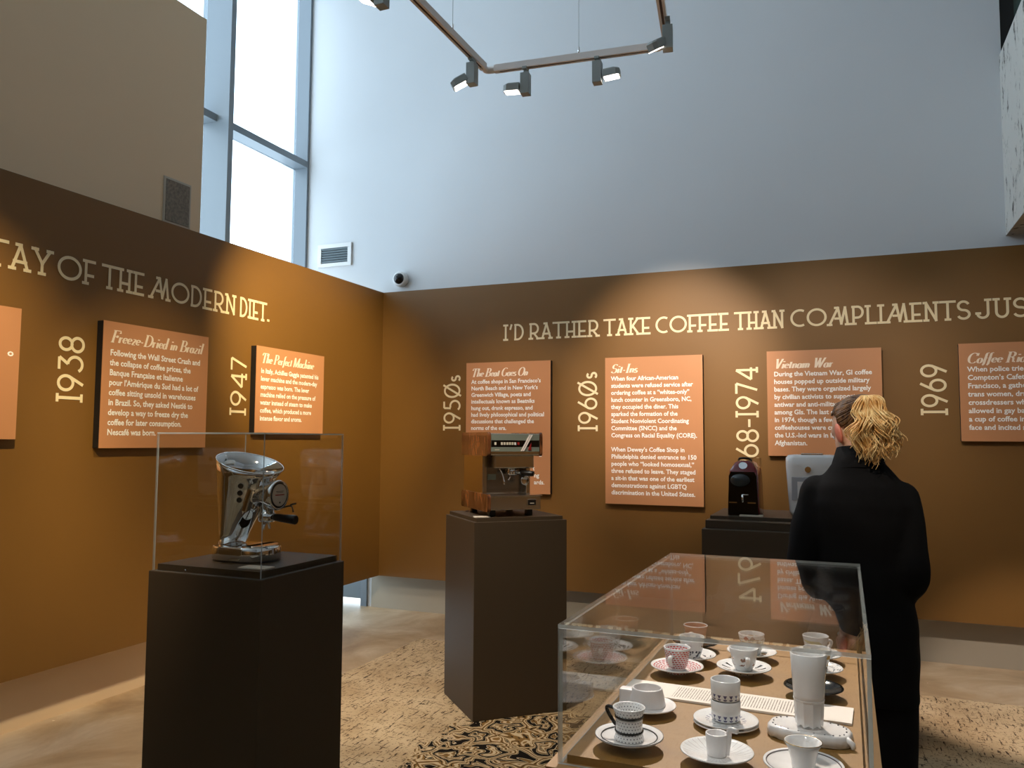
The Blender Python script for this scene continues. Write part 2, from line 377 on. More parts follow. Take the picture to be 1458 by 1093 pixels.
def tag(o, label=None, cat=None, group=None, kind=None):
    if label: o['label'] = label
    if cat: o['category'] = cat
    if group: o['group'] = group
    if kind: o['kind'] = kind
    return o
def thing(name, label, cat, loc=(0, 0, 0), rz=0, group=None):
    o = bpy.data.objects.new(name, None); COL.objects.link(o); o.location = loc; o.rotation_euler = (0, 0, rz)
    o.empty_display_size = 0.1
    return tag(o, label, cat, group)
def bx(name, dims, m, parent=None, bev=0.0, **k):
    b = bm_(); box(b, *dims, bev=bev); return obj(name, b, m, parent, **k)
def struct(name, b, m, label=None):
    o = obj(name, b, m); o['kind'] = 'structure'
    if label: o['label'] = label
    return o
def sbx(name, dims, m, label=None):
    b = bm_(); box(b, *dims); return struct(name, b, m, label)

# ------------------------------------------------------------------ room shell
X0, Y0 = -3.979, 6.345
XB, YB = X0 + .16, Y0 - .16
ZT, ZB = 2.825, 0.31
sbx('floor', (-5.3, 5, -4, 6.9, -0.1, 0), M_FLOOR, 'mottled tan polished concrete floor')
sbx('ceiling', (-5.1, 5, -4, 6.6, 6.6, 6.8), M_WHITE, 'white ceiling high above')
b = bm_()   # back wall, left and right of the opening at its far left, and above
box(b, -4.08, 1.07, Y0, Y0 + .15, 0, 6.6)
box(b, 1.07, 5, Y0, Y0 + .15, 0, 4.2)
box(b, 1.07, 5, Y0, Y0 + .15, 5.6, 6.6)
box(b, -5.1, -4.08, Y0, Y0 + .15, 2.1, 6.6)
box(b, -5.1, -4.9, Y0, Y0 + .15, 0, 2.1)
struct('wall_back', b, M_GREY, 'tall blue-grey painted back wall above the brown wall')
sbx('wall_left', (X0 - .14, X0, -4, 4.11, 0, 4.366), M_PART, 'grey-brown partition wall left of the window, lower than the ceiling')
sbx('wall_right', (5, 5.15, -4, Y0 + .15, 0, 6.6), M_GREY)
sbx('wall_rear', (-5.1, 5.15, -4.15, -4, 0, 6.6), M_GREY)
# brown display walls
sbx('wall_brown_back', (XB, 2.8, YB, Y0 - .001, ZB, ZT), M_BROWN, 'brown display wall on the right, lettered about coffee and compliments')
sbx('wall_brown_left', (X0 + .001, XB, -2.5, Y0 - .001, ZB, ZT), M_BROWN, 'brown display wall on the left, lettered about the modern diet')
sbx('wall_brown_rear', (X0 + .001, 4.8, -3.999, -3.84, ZB, ZT), M_BROWN)
sbx('wall_brown_right', (4.84, 4.999, -3.83, 6.0, ZB, ZT), M_BROWN)
sbx('baseboard_back', (X0, 2.8, Y0 - .02, Y0 - .001, 0, ZB), M_BASE, 'plain grey-beige wall strip below the right brown wall')
# door in the dark corner behind the left brown wall
d = thing('door_1', None, None, (-4.08, Y0, 0)); d['kind'] = 'structure'
bx('door_leaf', (-.80, -.015, 0.03, .08, .055, 2.09), mat('door_blue_grey', lin(120, 130, 136), .5), d)
bx('door_frame', (-.012, 0.05, -.02, .12, 0, 2.1), M_FRAME, d)
# floor-to-ceiling glazing left
w = thing('window_1', None, None, (0, 0, 0)); w['kind'] = 'structure'
GX, TX, MX = -4.93, -4.785, -4.66
ys = [5.12 - 1.28 * i for i in range(0, 8)]
ends = [6.345] + ys + [-4.0]
b = bm_(); box(b, GX - .02, TX, 6.315, 6.345, 0, 6.6); obj('jamb', b, M_FRAME, w)
for y in ys:
    b = bm_(); box(b, GX - .04, MX, y - .028, y + .028, 0, 6.6); obj('mullion', b, M_FRAME, w)
zt_ = [0.05, 2.18, 4.172, 6.16]
for i in range(len(ends) - 1):
    ya, yb_ = ends[i + 1] + (.029 if i < len(ys) else 0), ends[i] - (.029 if i else .031)
    for z in zt_:
        b = bm_(); box(b, GX - .02, TX, ya, yb_, z - .031, z + .031); obj('transom', b, M_FRAME, w)
    for za, zb in ((0.081, 2.149), (2.211, 4.141), (4.203, 6.129), (6.191, 6.6)):
        b = bm_(); box(b, GX - .006, GX + .006, ya, yb_, za, zb); obj('pane', b, M_GLASS, w)
# dark window beyond the concrete beam, top right
w = thing('window_2', None, None, (0, 0, 0)); w['kind'] = 'structure'
b = bm_(); box(b, 1.071, 1.16, Y0 + .02, Y0 + .1, 4.2, 5.6); box(b, 1.16, 2.2, Y0 + .02, Y0 + .1, 5.52, 5.6); box(b, 2.12, 2.2, Y0 + .02, Y0 + .1, 4.2, 5.52)
obj('window_frame', b, M_FRAMED, w)
bx('pane', (1.16, 2.12, Y0 + .05, Y0 + .06, 4.2, 5.52), mat('green_tinted_glass', lin(92, 112, 108), .1), w)
b = bm_(); box(b, 2.2, 5, Y0, Y0 + .12, 4.2, 5.6); struct('trim_1', b, M_GREY)
struct_b = bm_(); box(struct_b, 1.057, 1.75, 2.4, Y0 - .001, 2.93, 4.21)
struct('trim_2', struct_b, M_PIT, 'pitted pale concrete beam end at the top right')
# carpet
b = bm_(); box(b, -2.995, 4.2, -3.5, 5.45, 0.0, 0.010, bev=.003)
tag(obj('carpet', b, M_CARPET), 'large beige distressed carpet with dark scratches and a black and gold damask patch', 'carpet')

# ------------------------------------------------------------------ lettering (own stroke fonts)
def arc(cx, cy, rx, ry, a0, a1, n=14):
    return [(cx + rx * math.cos(math.radians(a0 + (a1 - a0) * i / n)), cy + ry * math.sin(math.radians(a0 + (a1 - a0) * i / n))) for i in range(n + 1)]
_lift = [0]
def ribbon(bm, pts, wfun, T0, th=0.0):
    """flat ribbon along pts; T maps glyph (x, y) -> world; wfun(direction) -> width"""
    _lift[0] = (_lift[0] + 1) % 7; k_ = _lift[0] * .00012     # overlapping strokes lie one on another
    T = lambda p: T0(p) + (T0(Vector((1, 0))) - T0(Vector((0, 0)))).cross(T0(Vector((0, 1))) - T0(Vector((0, 0)))).normalized() * k_
    P = [Vector((p[0], p[1])) for p in pts]; L_, R_ = [], []
    for i, p in enumerate(P):
        t = (P[min(i + 1, len(P) - 1)] - P[max(i - 1, 0)])
        if t.length < 1e-9: t = Vector((1, 0))
        t.normalize()
        if (P[0] - P[-1]).length < 1e-6 and i in (0, len(P) - 1): t = (P[1] - P[-2]).normalized()
        n = Vector((-t.y, t.x)); wd = wfun(t) / 2
        L_.append(bm.verts.new(T(p + n * wd))); R_.append(bm.verts.new(T(p - n * wd)))
    for i in range(len(P) - 1): face(bm, (L_[i], R_[i], R_[i + 1], L_[i + 1]))
def sf(x, y, h=.1): return [(x - h, y), (x + h, y)]
DECO = {
 'T': (.66, [[(0, 1), (.66, 1)], [(.33, 1), (.33, 0)], sf(.33, 0)]),
 'A': (.68, [[(.08, 0), (.34, 1)], [(.34, 1), (.60, 0)], sf(.08, 0, .09), sf(.60, 0, .09), [(.2, 1), (.36, 1)], [(.14, .3), (.54, .3)]]),
 'Y': (.66, [[(.06, 1), (.33, .42)], [(.60, 1), (.33, .42)], [(.33, .42), (.33, 0)], sf(.06, 1, .09), sf(.6, 1, .09), sf(.33, 0)]),
 'O': (.98, [arc(.48, .5, .46, .47, 0, 360, 32)]),
 'F': (.5, [[(.1, 0), (.1, 1)], sf(.1, 0), [(0, 1), (.48, 1)], [(.1, .36), (.42, .36)]]),
 'E': (.54, [[(.1, 0), (.1, 1)], [(0, 0), (.5, 0)], [(0, 1), (.48, 1)], [(.1, .36), (.42, .36)]]),
 'H': (.66, [[(.1, 0), (.1, 1)], [(.54, 0), (.54, 1)], sf(.1, 0), sf(.1, 1), sf(.54, 0), sf(.54, 1), [(.1, .36), (.54, .36)]]),
 'M': (1.08, [[(.06, 0), (.5, 1)], [(.5, 1), (.66, .05)], [(.66, .05), (.86, 1)], [(.86, 1), (.98, 0)], [(.36, 1), (.5, 1)], sf(.06, 0, .09), sf(.98, 0, .09), [(.36, .36), (.62, .36)]]),
 'D': (.66, [[(.08, 0), (.08, 1)], [(0, 0), (.22, 0)] + arc(.22, .5, .38, .5, -90, 90, 16) + [(0, 1)]]),
 'R': (.66, [[(.1, 0), (.1, 1)], sf(.1, 0), [(0, 1), (.3, 1)] + arc(.3, .68, .26, .32, 90, -90, 14) + [(.1, .36)], [(.3, .36), (.56, 0)], [(.5, 0), (.66, 0)]]),
 'P': (.62, [[(.1, 0), (.1, 1)], sf(.1, 0), [(0, 1), (.3, 1)] + arc(.3, .68, .26, .32, 90, -90, 14) + [(.1, .36)]]),
 'N': (.68, [[(.1, 0), (.1, 1)], [(.1, 1), (.56, 0)], [(.56, 0), (.56, 1)], sf(.1, 0, .09), sf(.56, 1, .09), [(0, 1), (.1, 1)]]),
 'I': (.3, [[(.14, 0), (.14, 1)], sf(.14, 0, .12), sf(.14, 1, .12)]),
 'C': (.76, [arc(.46, .5, .44, .47, 60, 300, 24)]),
 'K': (.64, [[(.1, 0), (.1, 1)], sf(.1, 0), sf(.1, 1), [(.1, .36), (.52, 1)], [(.22, .52), (.56, 0)], sf(.54, 1, .08), sf(.57, 0, .08)]),
 'L': (.5, [[(.1, 0), (.1, 1)], sf(.1, 1), [(0, 0), (.48, 0)]]),
 'S': (.6, [arc(.3, .73, .24, .24, 20, 270, 16) + arc(.3, .25, .26, .24, 90, -160, 16)[1:]]),
 'J': (.58, [[(.44, 1), (.44, .26)] + arc(.22, .26, .22, .25, 0, -170, 12), sf(.44, 1), [(-.04, .26), (.1, .26)]]),
 'U': (.68, [[(.1, 1), (.1, .3)] + arc(.33, .3, .23, .29, 180, 360, 12) + [(.56, 1)], sf(.1, 1), sf(.56, 1)]),
 '.': (.22, [[(.06, .05), (.16, .05)]]),
 "'": (.24, [[(.14, 1), (.07, .74)]]),
 '1': (.34, [[(.15, 0), (.15, 1)], sf(.15, 0, .12), sf(.15, 1, .12)]),
 '9': (.74, [arc(.34, .68, .3, .3, 0, 360, 28), [(.6, .52), (.3, 0)]]),
 '6': (.74, [arc(.36, .32, .3, .3, 0, 360, 28), [(.1, .48), (.44, 1)]]),
 '3': (.72, [[(.06, .98), (.58, .98), (.3, .62)], arc(.3, .32, .32, .30, 90, -150, 20)]),
 '8': (.72, [arc(.33, .73, .25, .25, 0, 360, 24), arc(.33, .25, .29, .25, 0, 360, 24)]),
 '4': (.74, [[(.56, 0), (.56, 1), (.04, .28), (.7, .28)], sf(.56, 0, .1)]),
 '7': (.64, [[(.0, 1), (.56, 1), (.2, 0)]]),
 '5': (.72, [[(.56, 1), (.14, 1), (.12, .58)], arc(.28, .31, .32, .3, 110, -140, 20)]),
 '0': (.92, [arc(.43, .5, .4, .47, 0, 360, 32), [(.12, -.02), (.78, 1.02)]]),
 's': (.42, [arc(.2, .4, .13, .12, 30, 270, 10) + arc(.2, .15, .15, .13, 90, -150, 10)[1:]]),
 '-': (.44, [[(.04, .4), (.36, .4)]]),
 ' ': (.4, []),
}
def frame_back(x, z, y=YB): return lambda off: (lambda p: Vector((x + p.x, y - off, z + p.y)))
def wall_T(wall, h, z, off, rot=False):
    """glyph metres -> world, on the back wall (x right) or on the left wall (y right); rot: reading upward"""
    def f(p):
        a, c = (-p.y, p.x) if rot else (p.x, p.y)
        return Vector((h + a, YB - off, z + c)) if wall == 'back' else Vector((XB + off, h + a, z + c))
    return f
def set_deco(parent, text, wall, h, z, size, width=None, rot=False, stroke=.135, part='letter'):
    tot = sum(DECO[c][0] for c in text) + .10 * (len(text) - 1)
    sx = (width / (tot * size)) if width else 1.0
    T0 = wall_T(wall, h, z, .0025, rot); x = 0
    for c in text:
        wd, strokes = DECO[c]
        if strokes:
            b = bm_()
            for st in strokes:
                st = [((x + p[0]) * size * sx, p[1] * size) for p in st]
                k = stroke * size; half = k / 2
                if len(st) == 2:   # square ends
                    a_, c_ = Vector(st[0]), Vector(st[1]); dd = (c_ - a_).normalized() * half * .9
                    st = [tuple(a_ - dd), tuple(c_ + dd)]
                    ribbon(b, st, lambda t: k, T0)
                else:
                    # split at sharp corners so ribbons keep their width
                    run = [st[0]]
                    for i in range(1, len(st)):
                        run.append(st[i])
                        if i < len(st) - 1:
                            v1 = Vector(st[i]) - Vector(st[i - 1]); v2 = Vector(st[i + 1]) - Vector(st[i])
                            if v1.length > 1e-6 and v2.length > 1e-6 and v1.angle(v2) > .6:
                                ribbon(b, run, lambda t: k, T0); run = [st[i]]
                    ribbon(b, run, lambda t: k, T0)
            obj(part, b, M_CREAM, parent)
        x += wd + .10
def headline(text_label, words, wall, z, size):
    t = thing('wall_lettering', text_label, 'lettering')
    for wtxt, a, c in words: set_deco(t, wtxt, wall, a, z, size, c - a)
    return t
headline('cream slab-serif headline ending MODERN DIET along the top of the left brown wall',
         [('', 0, 0), ('MAINS', 1.80, 2.535), ('TAY', 2.568, 2.912), ('OF', 2.953, 3.176), ('THE', 3.227, 3.516), ('MODERN', 3.559, 4.293), ('DIET.', 4.334, 4.64)][1:], 'left', 2.346, .122)
headline('cream slab-serif headline about coffee and compliments along the right brown wall',
         [("I'D", -2.636, -2.455), ('RATHER', -2.405, -1.805), ('TAKE', -1.761, -1.389), ('COFFEE', -1.342, -.792), ('THAN', -.744, -.394), ('COMPLIMENTS', -.345, .805), ('JUST', .848, 1.25)], 'back', 2.345, .122)
def year(txt, label, wall, h, z0, z1, size):
    t = thing('wall_numerals', label, 'lettering', group=None); set_deco(t, txt, wall, h, z0, size, z1 - z0, rot=True, stroke=.115, part='numeral')
year('1938', 'upright year 1938 on the left wall beside the Brazil board', 'left', 3.125, 1.695, 2.05, .145)
year('1947', 'upright year 1947 on the left wall beside the Perfect Machine board', 'left', 4.415, 1.665, 2.06, .145)
year('1950s', 'upright date 1950s on the right wall beside the Beat Goes On board', 'back', -3.04, 1.588, 2.06, .150)
year('1960s', 'upright date 1960s on the right wall beside the Sit-Ins board', 'back', -1.825, 1.583, 2.055, .150)
year('1968-1974', 'upright dates 1968-1974 on the right wall beside the Vietnam War board', 'back', -.592, 1.215, 2.06, .150)
year('1969', 'upright year 1969 on the right wall beside the Coffee Riot board', 'back', .645, 1.695, 2.045, .150)

# didone italic for the board titles: skeletons drawn with a broad nib
X = .47
def bowl(cx=.19, r=.17): return arc(cx, X / 2, r, X / 2, 0, 360, 20)
def stem(x, y0=0, y1=X): return [(x, y0), (x, y1)]
DID = {
 'F': (.62, [stem(.16, 0, 1), [(0, 0), (.3, 0)], [(0, 1), (.62, 1), (.64, .78)], [(.16, .5), (.45, .5)], [(.45, .4), (.45, .6)]]),
 'D': (.78, [stem(.16, 0, 1), [(0, 0), (.3, 0)] + arc(.3, .5, .42, .5, -90, 90, 16) + [(0, 1)]]),
 'B': (.7, [stem(.16, 0, 1), [(0, 1), (.32, 1)] + arc(.34, .76, .22, .24, 90, -90, 12) + [(.16, .52)], [(.34, .52)] + arc(.36, .26, .27, .26, 90, -90, 12) + [(0, 0)]]),
 'T': (.68, [stem(.34, 0, 1), [(.2, 0), (.48, 0)], [(.0, .78), (.02, 1), (.68, 1), (.66, .78)]]),
 'P': (.64, [stem(.16, 0, 1), [(0, 0), (.3, 0)], [(0, 1), (.32, 1)] + arc(.34, .74, .24, .26, 90, -90, 12) + [(.16, .48)]]),
 'M': (.98, [[(.1, 0), (.1, 1)], [(0, 0), (.2, 0)], [(0, 1), (.16, 1)], [(.14, 1), (.45, 0.02)], [(.45, .02), (.8, 1)], stem(.82, 0, 1), [(.7, 0), (.94, 0)], [(.8, 1), (.94, 1)]]),
 'G': (.74, [arc(.38, .5, .34, .5, 50, 330, 22), [(.66, .06), (.66, .4)], [(.5, .4), (.76, .4)]]),
 'O': (.76, [arc(.37, .5, .34, .5, 0, 360, 26)]),
 'S': (.56, [arc(.28, .74, .22, .25, 30, 260, 14) + arc(.26, .26, .25, .26, 85, -160, 14)]),
 'I': (.36, [stem(.17, 0, 1), [(.02, 0), (.32, 0)], [(.02, 1), (.32, 1)]]),
 'V': (.68, [[(.12, 1), (.34, 0)], [(.34, 0), (.62, 1)], [(0, 1), (.26, 1)], [(.5, 1), (.72, 1)]]),
 'W': (1.0, [[(.12, 1), (.3, 0)], [(.3, 0), (.54, 1)], [(.48, 1), (.66, 0)], [(.66, 0), (.94, 1)], [(0, 1), (.24, 1)], [(.84, 1), (1.04, 1)]]),
 'C': (.7, [arc(.38, .5, .34, .5, 45, 315, 22), [(.63, .72), (.65, .98)]]),
 'R': (.74, [stem(.16, 0, 1), [(0, 0), (.3, 0)], [(0, 1), (.32, 1)] + arc(.34, .76, .22, .24, 90, -90, 12) + [(.16, .52)], [(.36, .52), (.5, .4), (.54, .08), (.7, .02)]]),
 'a': (.44, [bowl(.18, .15), stem(.34), [(.34, .03), (.44, .08)]]),
 'c': (.36, [arc(.2, X / 2, .17, X / 2, 55, 320, 16)]),
 'd': (.46, [bowl(.18, .15), stem(.35, 0, 1), [(.25, 1), (.35, 1)], [(.35, .03), (.44, .08)]]),
 'e': (.38, [[(.06, .24), (.32, .28)] + arc(.19, X / 2 + .02, .15, X / 2 - .02, 15, 320, 18)]),
 'f': (.3, [[(.04, -.22), (.12, -.1), (.15, 1 - .22)] + arc(.27, .82, .12, .16, 180, 60, 8), [(.02, X), (.3, X)]]),
 'h': (.46, [stem(.09, 0, 1), [(0, 1), (.09, 1)], [(.09, .3)] + arc(.24, .3, .12, .16, 150, 0, 8) + [(.36, .05), (.45, .06)]]),
 'i': (.24, [stem(.12), [(.03, .42), (.12, X)], [(.12, .02), (.22, .08)], [(.12, .68), (.12, .78)]]),
 'l': (.23, [stem(.11, 0, 1), [(.02, 1), (.11, 1)], [(.11, .02), (.2, .08)]]),
 'm': (.7, [stem(.09), [(.0, .42), (.09, X)], [(.09, .3)] + arc(.22, .3, .11, .16, 150, 0, 8) + [(.33, 0)], [(.33, .3)] + arc(.46, .3, .11, .16, 150, 0, 8) + [(.57, .05), (.68, .06)]]),
 'n': (.46, [stem(.09), [(.0, .42), (.09, X)], [(.09, .3)] + arc(.24, .3, .12, .16, 150, 0, 8) + [(.36, .05), (.45, .06)]]),
 'o': (.4, [bowl(.19, .16)]),
 'r': (.34, [stem(.09), [(.0, .42), (.09, X)], [(.09, .28), (.2, .45), (.3, .42)]]),
 's': (.32, [arc(.16, .35, .1, .12, 30, 260, 10) + arc(.15, .12, .13, .12, 85, -160, 10)]),
 't': (.28, [stem(.12, .02, .68), [(.02, X), (.25, X)], [(.12, .02), (.24, .07)]]),
 'z': (.36, [[(.05, X), (.33, X)], [(.33, X), (.04, 0)], [(.04, 0), (.34, 0)]]),
 '-': (.3, [[(.04, .26), (.24, .26)], [(.04, .3), (.24, .3)]]), ' ': (.22, []),
}
def title_mesh(parent, text, wall, h, z, size, width):
    tot = sum(DID[c][0] for c in text) + .035 * len(text); sx = width / (tot * size)
    b = bm_(); x = 0
    off = BOARD_OFF + .0012; T0 = wall_T(wall, h, z, off)
    T = lambda p: T0(Vector((p.x + p.y * .30, p.y)))
    wf = lambda t: size * (.055 + .17 * abs(t.y) ** 2.0)
    for c in text:
        wd, strokes = DID[c]
        for st in strokes: ribbon(b, [((x + p[0]) * size * sx, p[1] * size) for p in st], wf, T)
        x += wd + .035
    return obj('board_title', b, M_TITLE, parent)
def text_lines(parent, lines, wall, h, z, dz, width, size=.0475, name='text_line', off=None):
    """lines of body text joined to one flat printed mesh; the longest line is set to the given width"""
    off = BOARD_OFF + .0012 if off is None else off
    dg = None; meshes = []
    for ln in lines:
        cu = bpy.data.curves.new('t', 'FONT'); cu.body = ln; cu.size = size; cu.resolution_u = 2; cu.offset = .0013
        o = bpy.data.objects.new('t', cu); COL.objects.link(o); meshes.append(o)
    bpy.context.view_layer.update(); dg = bpy.context.evaluated_depsgraph_get()
    data = []; mw = 1e-6
    for o in meshes:
        me = bpy.data.meshes.new_from_object(o.evaluated_get(dg)); xs = [v.co.x for v in me.vertices]
        data.append(me); mw = max(mw, max(xs) if xs else 0)
    sx = width / mw if width else 1.0; T0 = wall_T(wall, h, z, off)
    out = []
    for i, me in enumerate(data):
        b = bm_()
        vs = [b.verts.new(T0(Vector((v.co.x * sx, v.co.y - i * dz - size * .26)))) for v in me.vertices]
        for p in me.polygons: face(b, [vs[k] for k in p.vertices])
        bpy.data.meshes.remove(me); out.append(obj(name, b, M_WHITEINK, parent))
    for o in meshes: bpy.data.curves.remove(o.data)
    return out
BOARD_OFF = .050
def board(label, wall, a, c, z0, z1, title=None, body=(), tw=.5, width=.66, z_first=1.990):
    t = thing('text_board', label, 'sign')
    for nm, o0, o1, m, ins in (('board_face', BOARD_OFF - .004, BOARD_OFF, M_PANEL, 0), ('backing_frame', .0005, BOARD_OFF - .004, M_BLACK, .001)):
        if wall == 'back': dims = (a + ins, c - ins, YB - o1, YB - o0, z0 + ins, z1 - ins)
        else: dims = (XB + o0, XB + o1, a + ins, c - ins, z0 + ins, z1 - ins)
        bx(nm, dims, m, t)
    if title: title_mesh(t, title, wall, a + .048, 2.036, .068, tw)
    z = z_first
    for para in body:
        text_lines(t, para[0], wall, a + .048 + para[2], para[1], .0555, para[3])
    return t
board('large copper text board cut off at the left picture edge', 'left', 1.75, 2.727, 1.493, 2.14,
      body=[(['o'], 1.912, .865, .033)])
board('copper text board titled Freeze-Dried in Brazil beside the year 1938', 'left', 3.208, 4.0, 1.446, 2.152, 'Freeze-Dried in Brazil',
      [(['Following the Wall Street Crash and', 'the collapse of coffee prices, the', 'Banque Fran\u00e7aise et Italienne', "pour l'Am\u00e9rique du Sud had a lot of",
         'coffee sitting unsold in warehouses', 'in Brazil. So, they asked Nestl\u00e9 to', 'develop a way to freeze dry the', 'coffee for later consumption.', 'Nescaf\u00e9 was born.'], 1.975, 0, .675)], .69)
board('smaller copper text board titled The Perfect Machine nearest the corner on the left wall', 'left', 4.461, 5.245, 1.543, 2.152, 'The Perfect Machine',
      [(['In Italy, Achilles Gaggia patented his', 'lever machine and the modern-day', 'espresso was born. The lever', 'machine relied on the pressure of', 'water instead of steam to make', 'coffee, which produced a more', 'intense flavor and aroma.'], 1.977, 0, .665)], .60)
t = board('tall copper text board titled The Beat Goes On behind the wood-sided espresso machine', 'back', -2.958, -2.200, 1.072, 2.155, 'The Beat Goes On',
      [(['At coffee shops in San Francisco\u2019s', 'North Beach and in New York\u2019s', 'Greenwich Village, poets and', 'intellectuals known as Beatniks', 'hung out, drank espresso, and', 'had lively philosophical and political', 'discussions that challenged the', 'norms of the era.'], 1.990, 0, .655),
       (['a'], 1.385, .612, .026), (['t'], 1.274, .56, .014), (['ng'], 1.218, .57, .045), (['ards.'], 1.162, .57, .09)], .51)
board('tallest copper text board titled Sit-Ins in the middle of the right wall', 'back', -1.741, -.982, 1.015, 2.158, 'Sit-Ins',
      [(['When four African-American', 'students were refused service after', 'ordering coffee at a \u201cwhites-only\u201d', 'lunch counter in Greensboro, NC,', 'they occupied the diner. This', 'sparked the formation of the', 'Student Nonviolent Coordinating', 'Committee (SNCC) and the', 'Congress on Racial Equality (CORE).'], 1.988, 0, .665),
       (['When Dewey\u2019s Coffee Shop in', 'Philadelphia denied entrance to 150', 'people who \u201clooked homosexual,\u201d', 'three refused to leave. They staged', 'a sit-in that was one of the earliest', 'demonstrations against LGBTQ', 'discrimination in the United States.'], 1.434, 0, .66)], .21)
board('copper text board titled Vietnam War behind the standing woman', 'back', -.517, .248, 1.402, 2.164, 'Vietnam War',
      [(['During the Vietnam War, GI coffee', 'houses popped up outside military', 'bases. They were organized largely', 'by civilian activists to support', 'antiwar and anti-military sentiment', 'among GIs. The last of them closed', 'in 1974, though a few new', 'coffeehouses were created during', 'the U.S.-led wars in Iraq and', 'Afghanistan.'], 1.992, 0, .655)], .40)
board('copper text board titled Coffee Riot cut off at the right picture edge', 'back', .722, 1.49, 1.514, 2.170, 'Coffee Riot',
      [(['When police tried to raid', 'Compton\u2019s Cafeteria in San', 'Francisco, a gathering of', 'trans women, drag queens and', 'crossdressers who were not', 'allowed in gay bars, threw', 'a cup of coffee in an officer\u2019s', 'face and incited a riot.'], 1.992, 0, .58)], .36)

# ------------------------------------------------------------------ fittings on the upper walls
t = thing('air_vent', 'white louvred air vent on the back wall beside the window', 'vent', (-4.46, Y0, 3.25))
b = bm_()
for dims in ((-.19, .19, -.018, 0, .075, .115), (-.19, .19, -.018, 0, -.105, -.07), (-.19, -.15, -.018, 0, -.07, .075), (.15, .19, -.018, 0, -.07, .075)): box(b, *dims, bev=.002)
obj('vent_frame', b, M_WHITE, t)
bx('vent_backing', (-.15, .15, -.002, 0, -.07, .075), M_FRAMED, t); M_LOUV = mat('louvre_paint', lin(120, 134, 140), .5)
for k in range(6):
    b = bm_(); box(b, -.15, .15, -.009, .009, -.002, .002, mx=Matrix.Translation((0, -.011, -.056 + k * .0235)) @ Matrix.Rotation(-.7, 4, 'X')); obj('louvre', b, M_LOUV, t)
t = thing('security_camera', 'small white dome camera with dark lens above the corner of the brown walls', 'camera', (-3.72, Y0, 2.965))
b = bm_(); lathe(b, [(0, 0), (.066, 0), (.07, .02), (.07, .05), (.058, .062), (0.05, .062)], 28)
obj('camera_housing', b, M_WHITE, t, rot=(PI / 2, 0, 0))
b = bm_(); lathe(b, [(.05, .06)] + [(.05 * math.cos(a), .06 + .045 * math.sin(a)) for a in [i * PI / 2 / 6 for i in range(7)]], 24)
obj('camera_dome', b, M_LENS, t, rot=(PI / 2, 0, 0))
t = thing('wall_speaker', 'flush rectangular speaker grille on the partition above the brown wall', 'speaker', (X0, 3.90, 3.025))
bx('speaker_frame', (0, .008, -.115, .115, -.15, .15), mat('speaker_frame_paint', lin(188, 178, 162), .6), t, bev=.003)
bx('speaker_grille', (.008, .012, -.10, .10, -.135, .135), M_GRIL, t, bev=.002)

# ------------------------------------------------------------------ lighting track
ZK = 3.5
t = thing('lighting_track', 'white suspended lighting track bent around the top centre of the picture', 'light track', (0, 0, ZK))
def rail(a, c):
    a, c = Vector(a), Vector(c); L_ = (c - a).length; ang = math.atan2(c.y - a.y, c.x - a.x)
    mx = Matrix.Translation((a.x, a.y, 0)) @ Matrix.Rotation(ang, 4, 'Z')
    b = bm_(); box(b, 0, L_, -.018, .018, .006, .036, mx=mx); box(b, 0, L_, -.018, -.006, 0, .006, mx=mx); box(b, 0, L_, .006, .018, 0, .006, mx=mx)
    r = obj('rail', b, M_TRACK, t)
    b = bm_(); box(b, .03, L_ - .03, -.006, .006, .003, .006, mx=mx); obj('rail_slot', b, M_SLOT, r)
rail((-1.80, 0.6), (-1.765, 3.84)); rail((-1.72, 3.885), (-.83, 3.965)); rail((-.79, 3.93), (-.56, 2.2))
for p, q, r_ in (((-1.765, 3.82), (-1.765, 3.88), (-1.70, 3.887)), ((-.85, 3.963), (-.80, 3.967), (-.785, 3.91))):
    b = bm_(); tube(b, smooth_path([Vector(p + (.018,)), Vector(q + (.018,)), Vector(r_ + (.018,))], 4), .019, 6); obj('corner_joint', b, M_TRACK, t)
for x, y in ((-1.768, 3.47), (-1.255, 3.93), (-1.79, 1.4), (-.64, 2.8)):
    b = bm_(); tube(b, [(x, y, .036), (x, y, .075)], .006, 8); h = obj('wire_clip', b, M_CHROME, t)
    b = bm_(); tube(b, [(x, y, .07), (x, y, 3.1)], .0012, 5); obj('suspension_wire', b, M_LAMP, h)
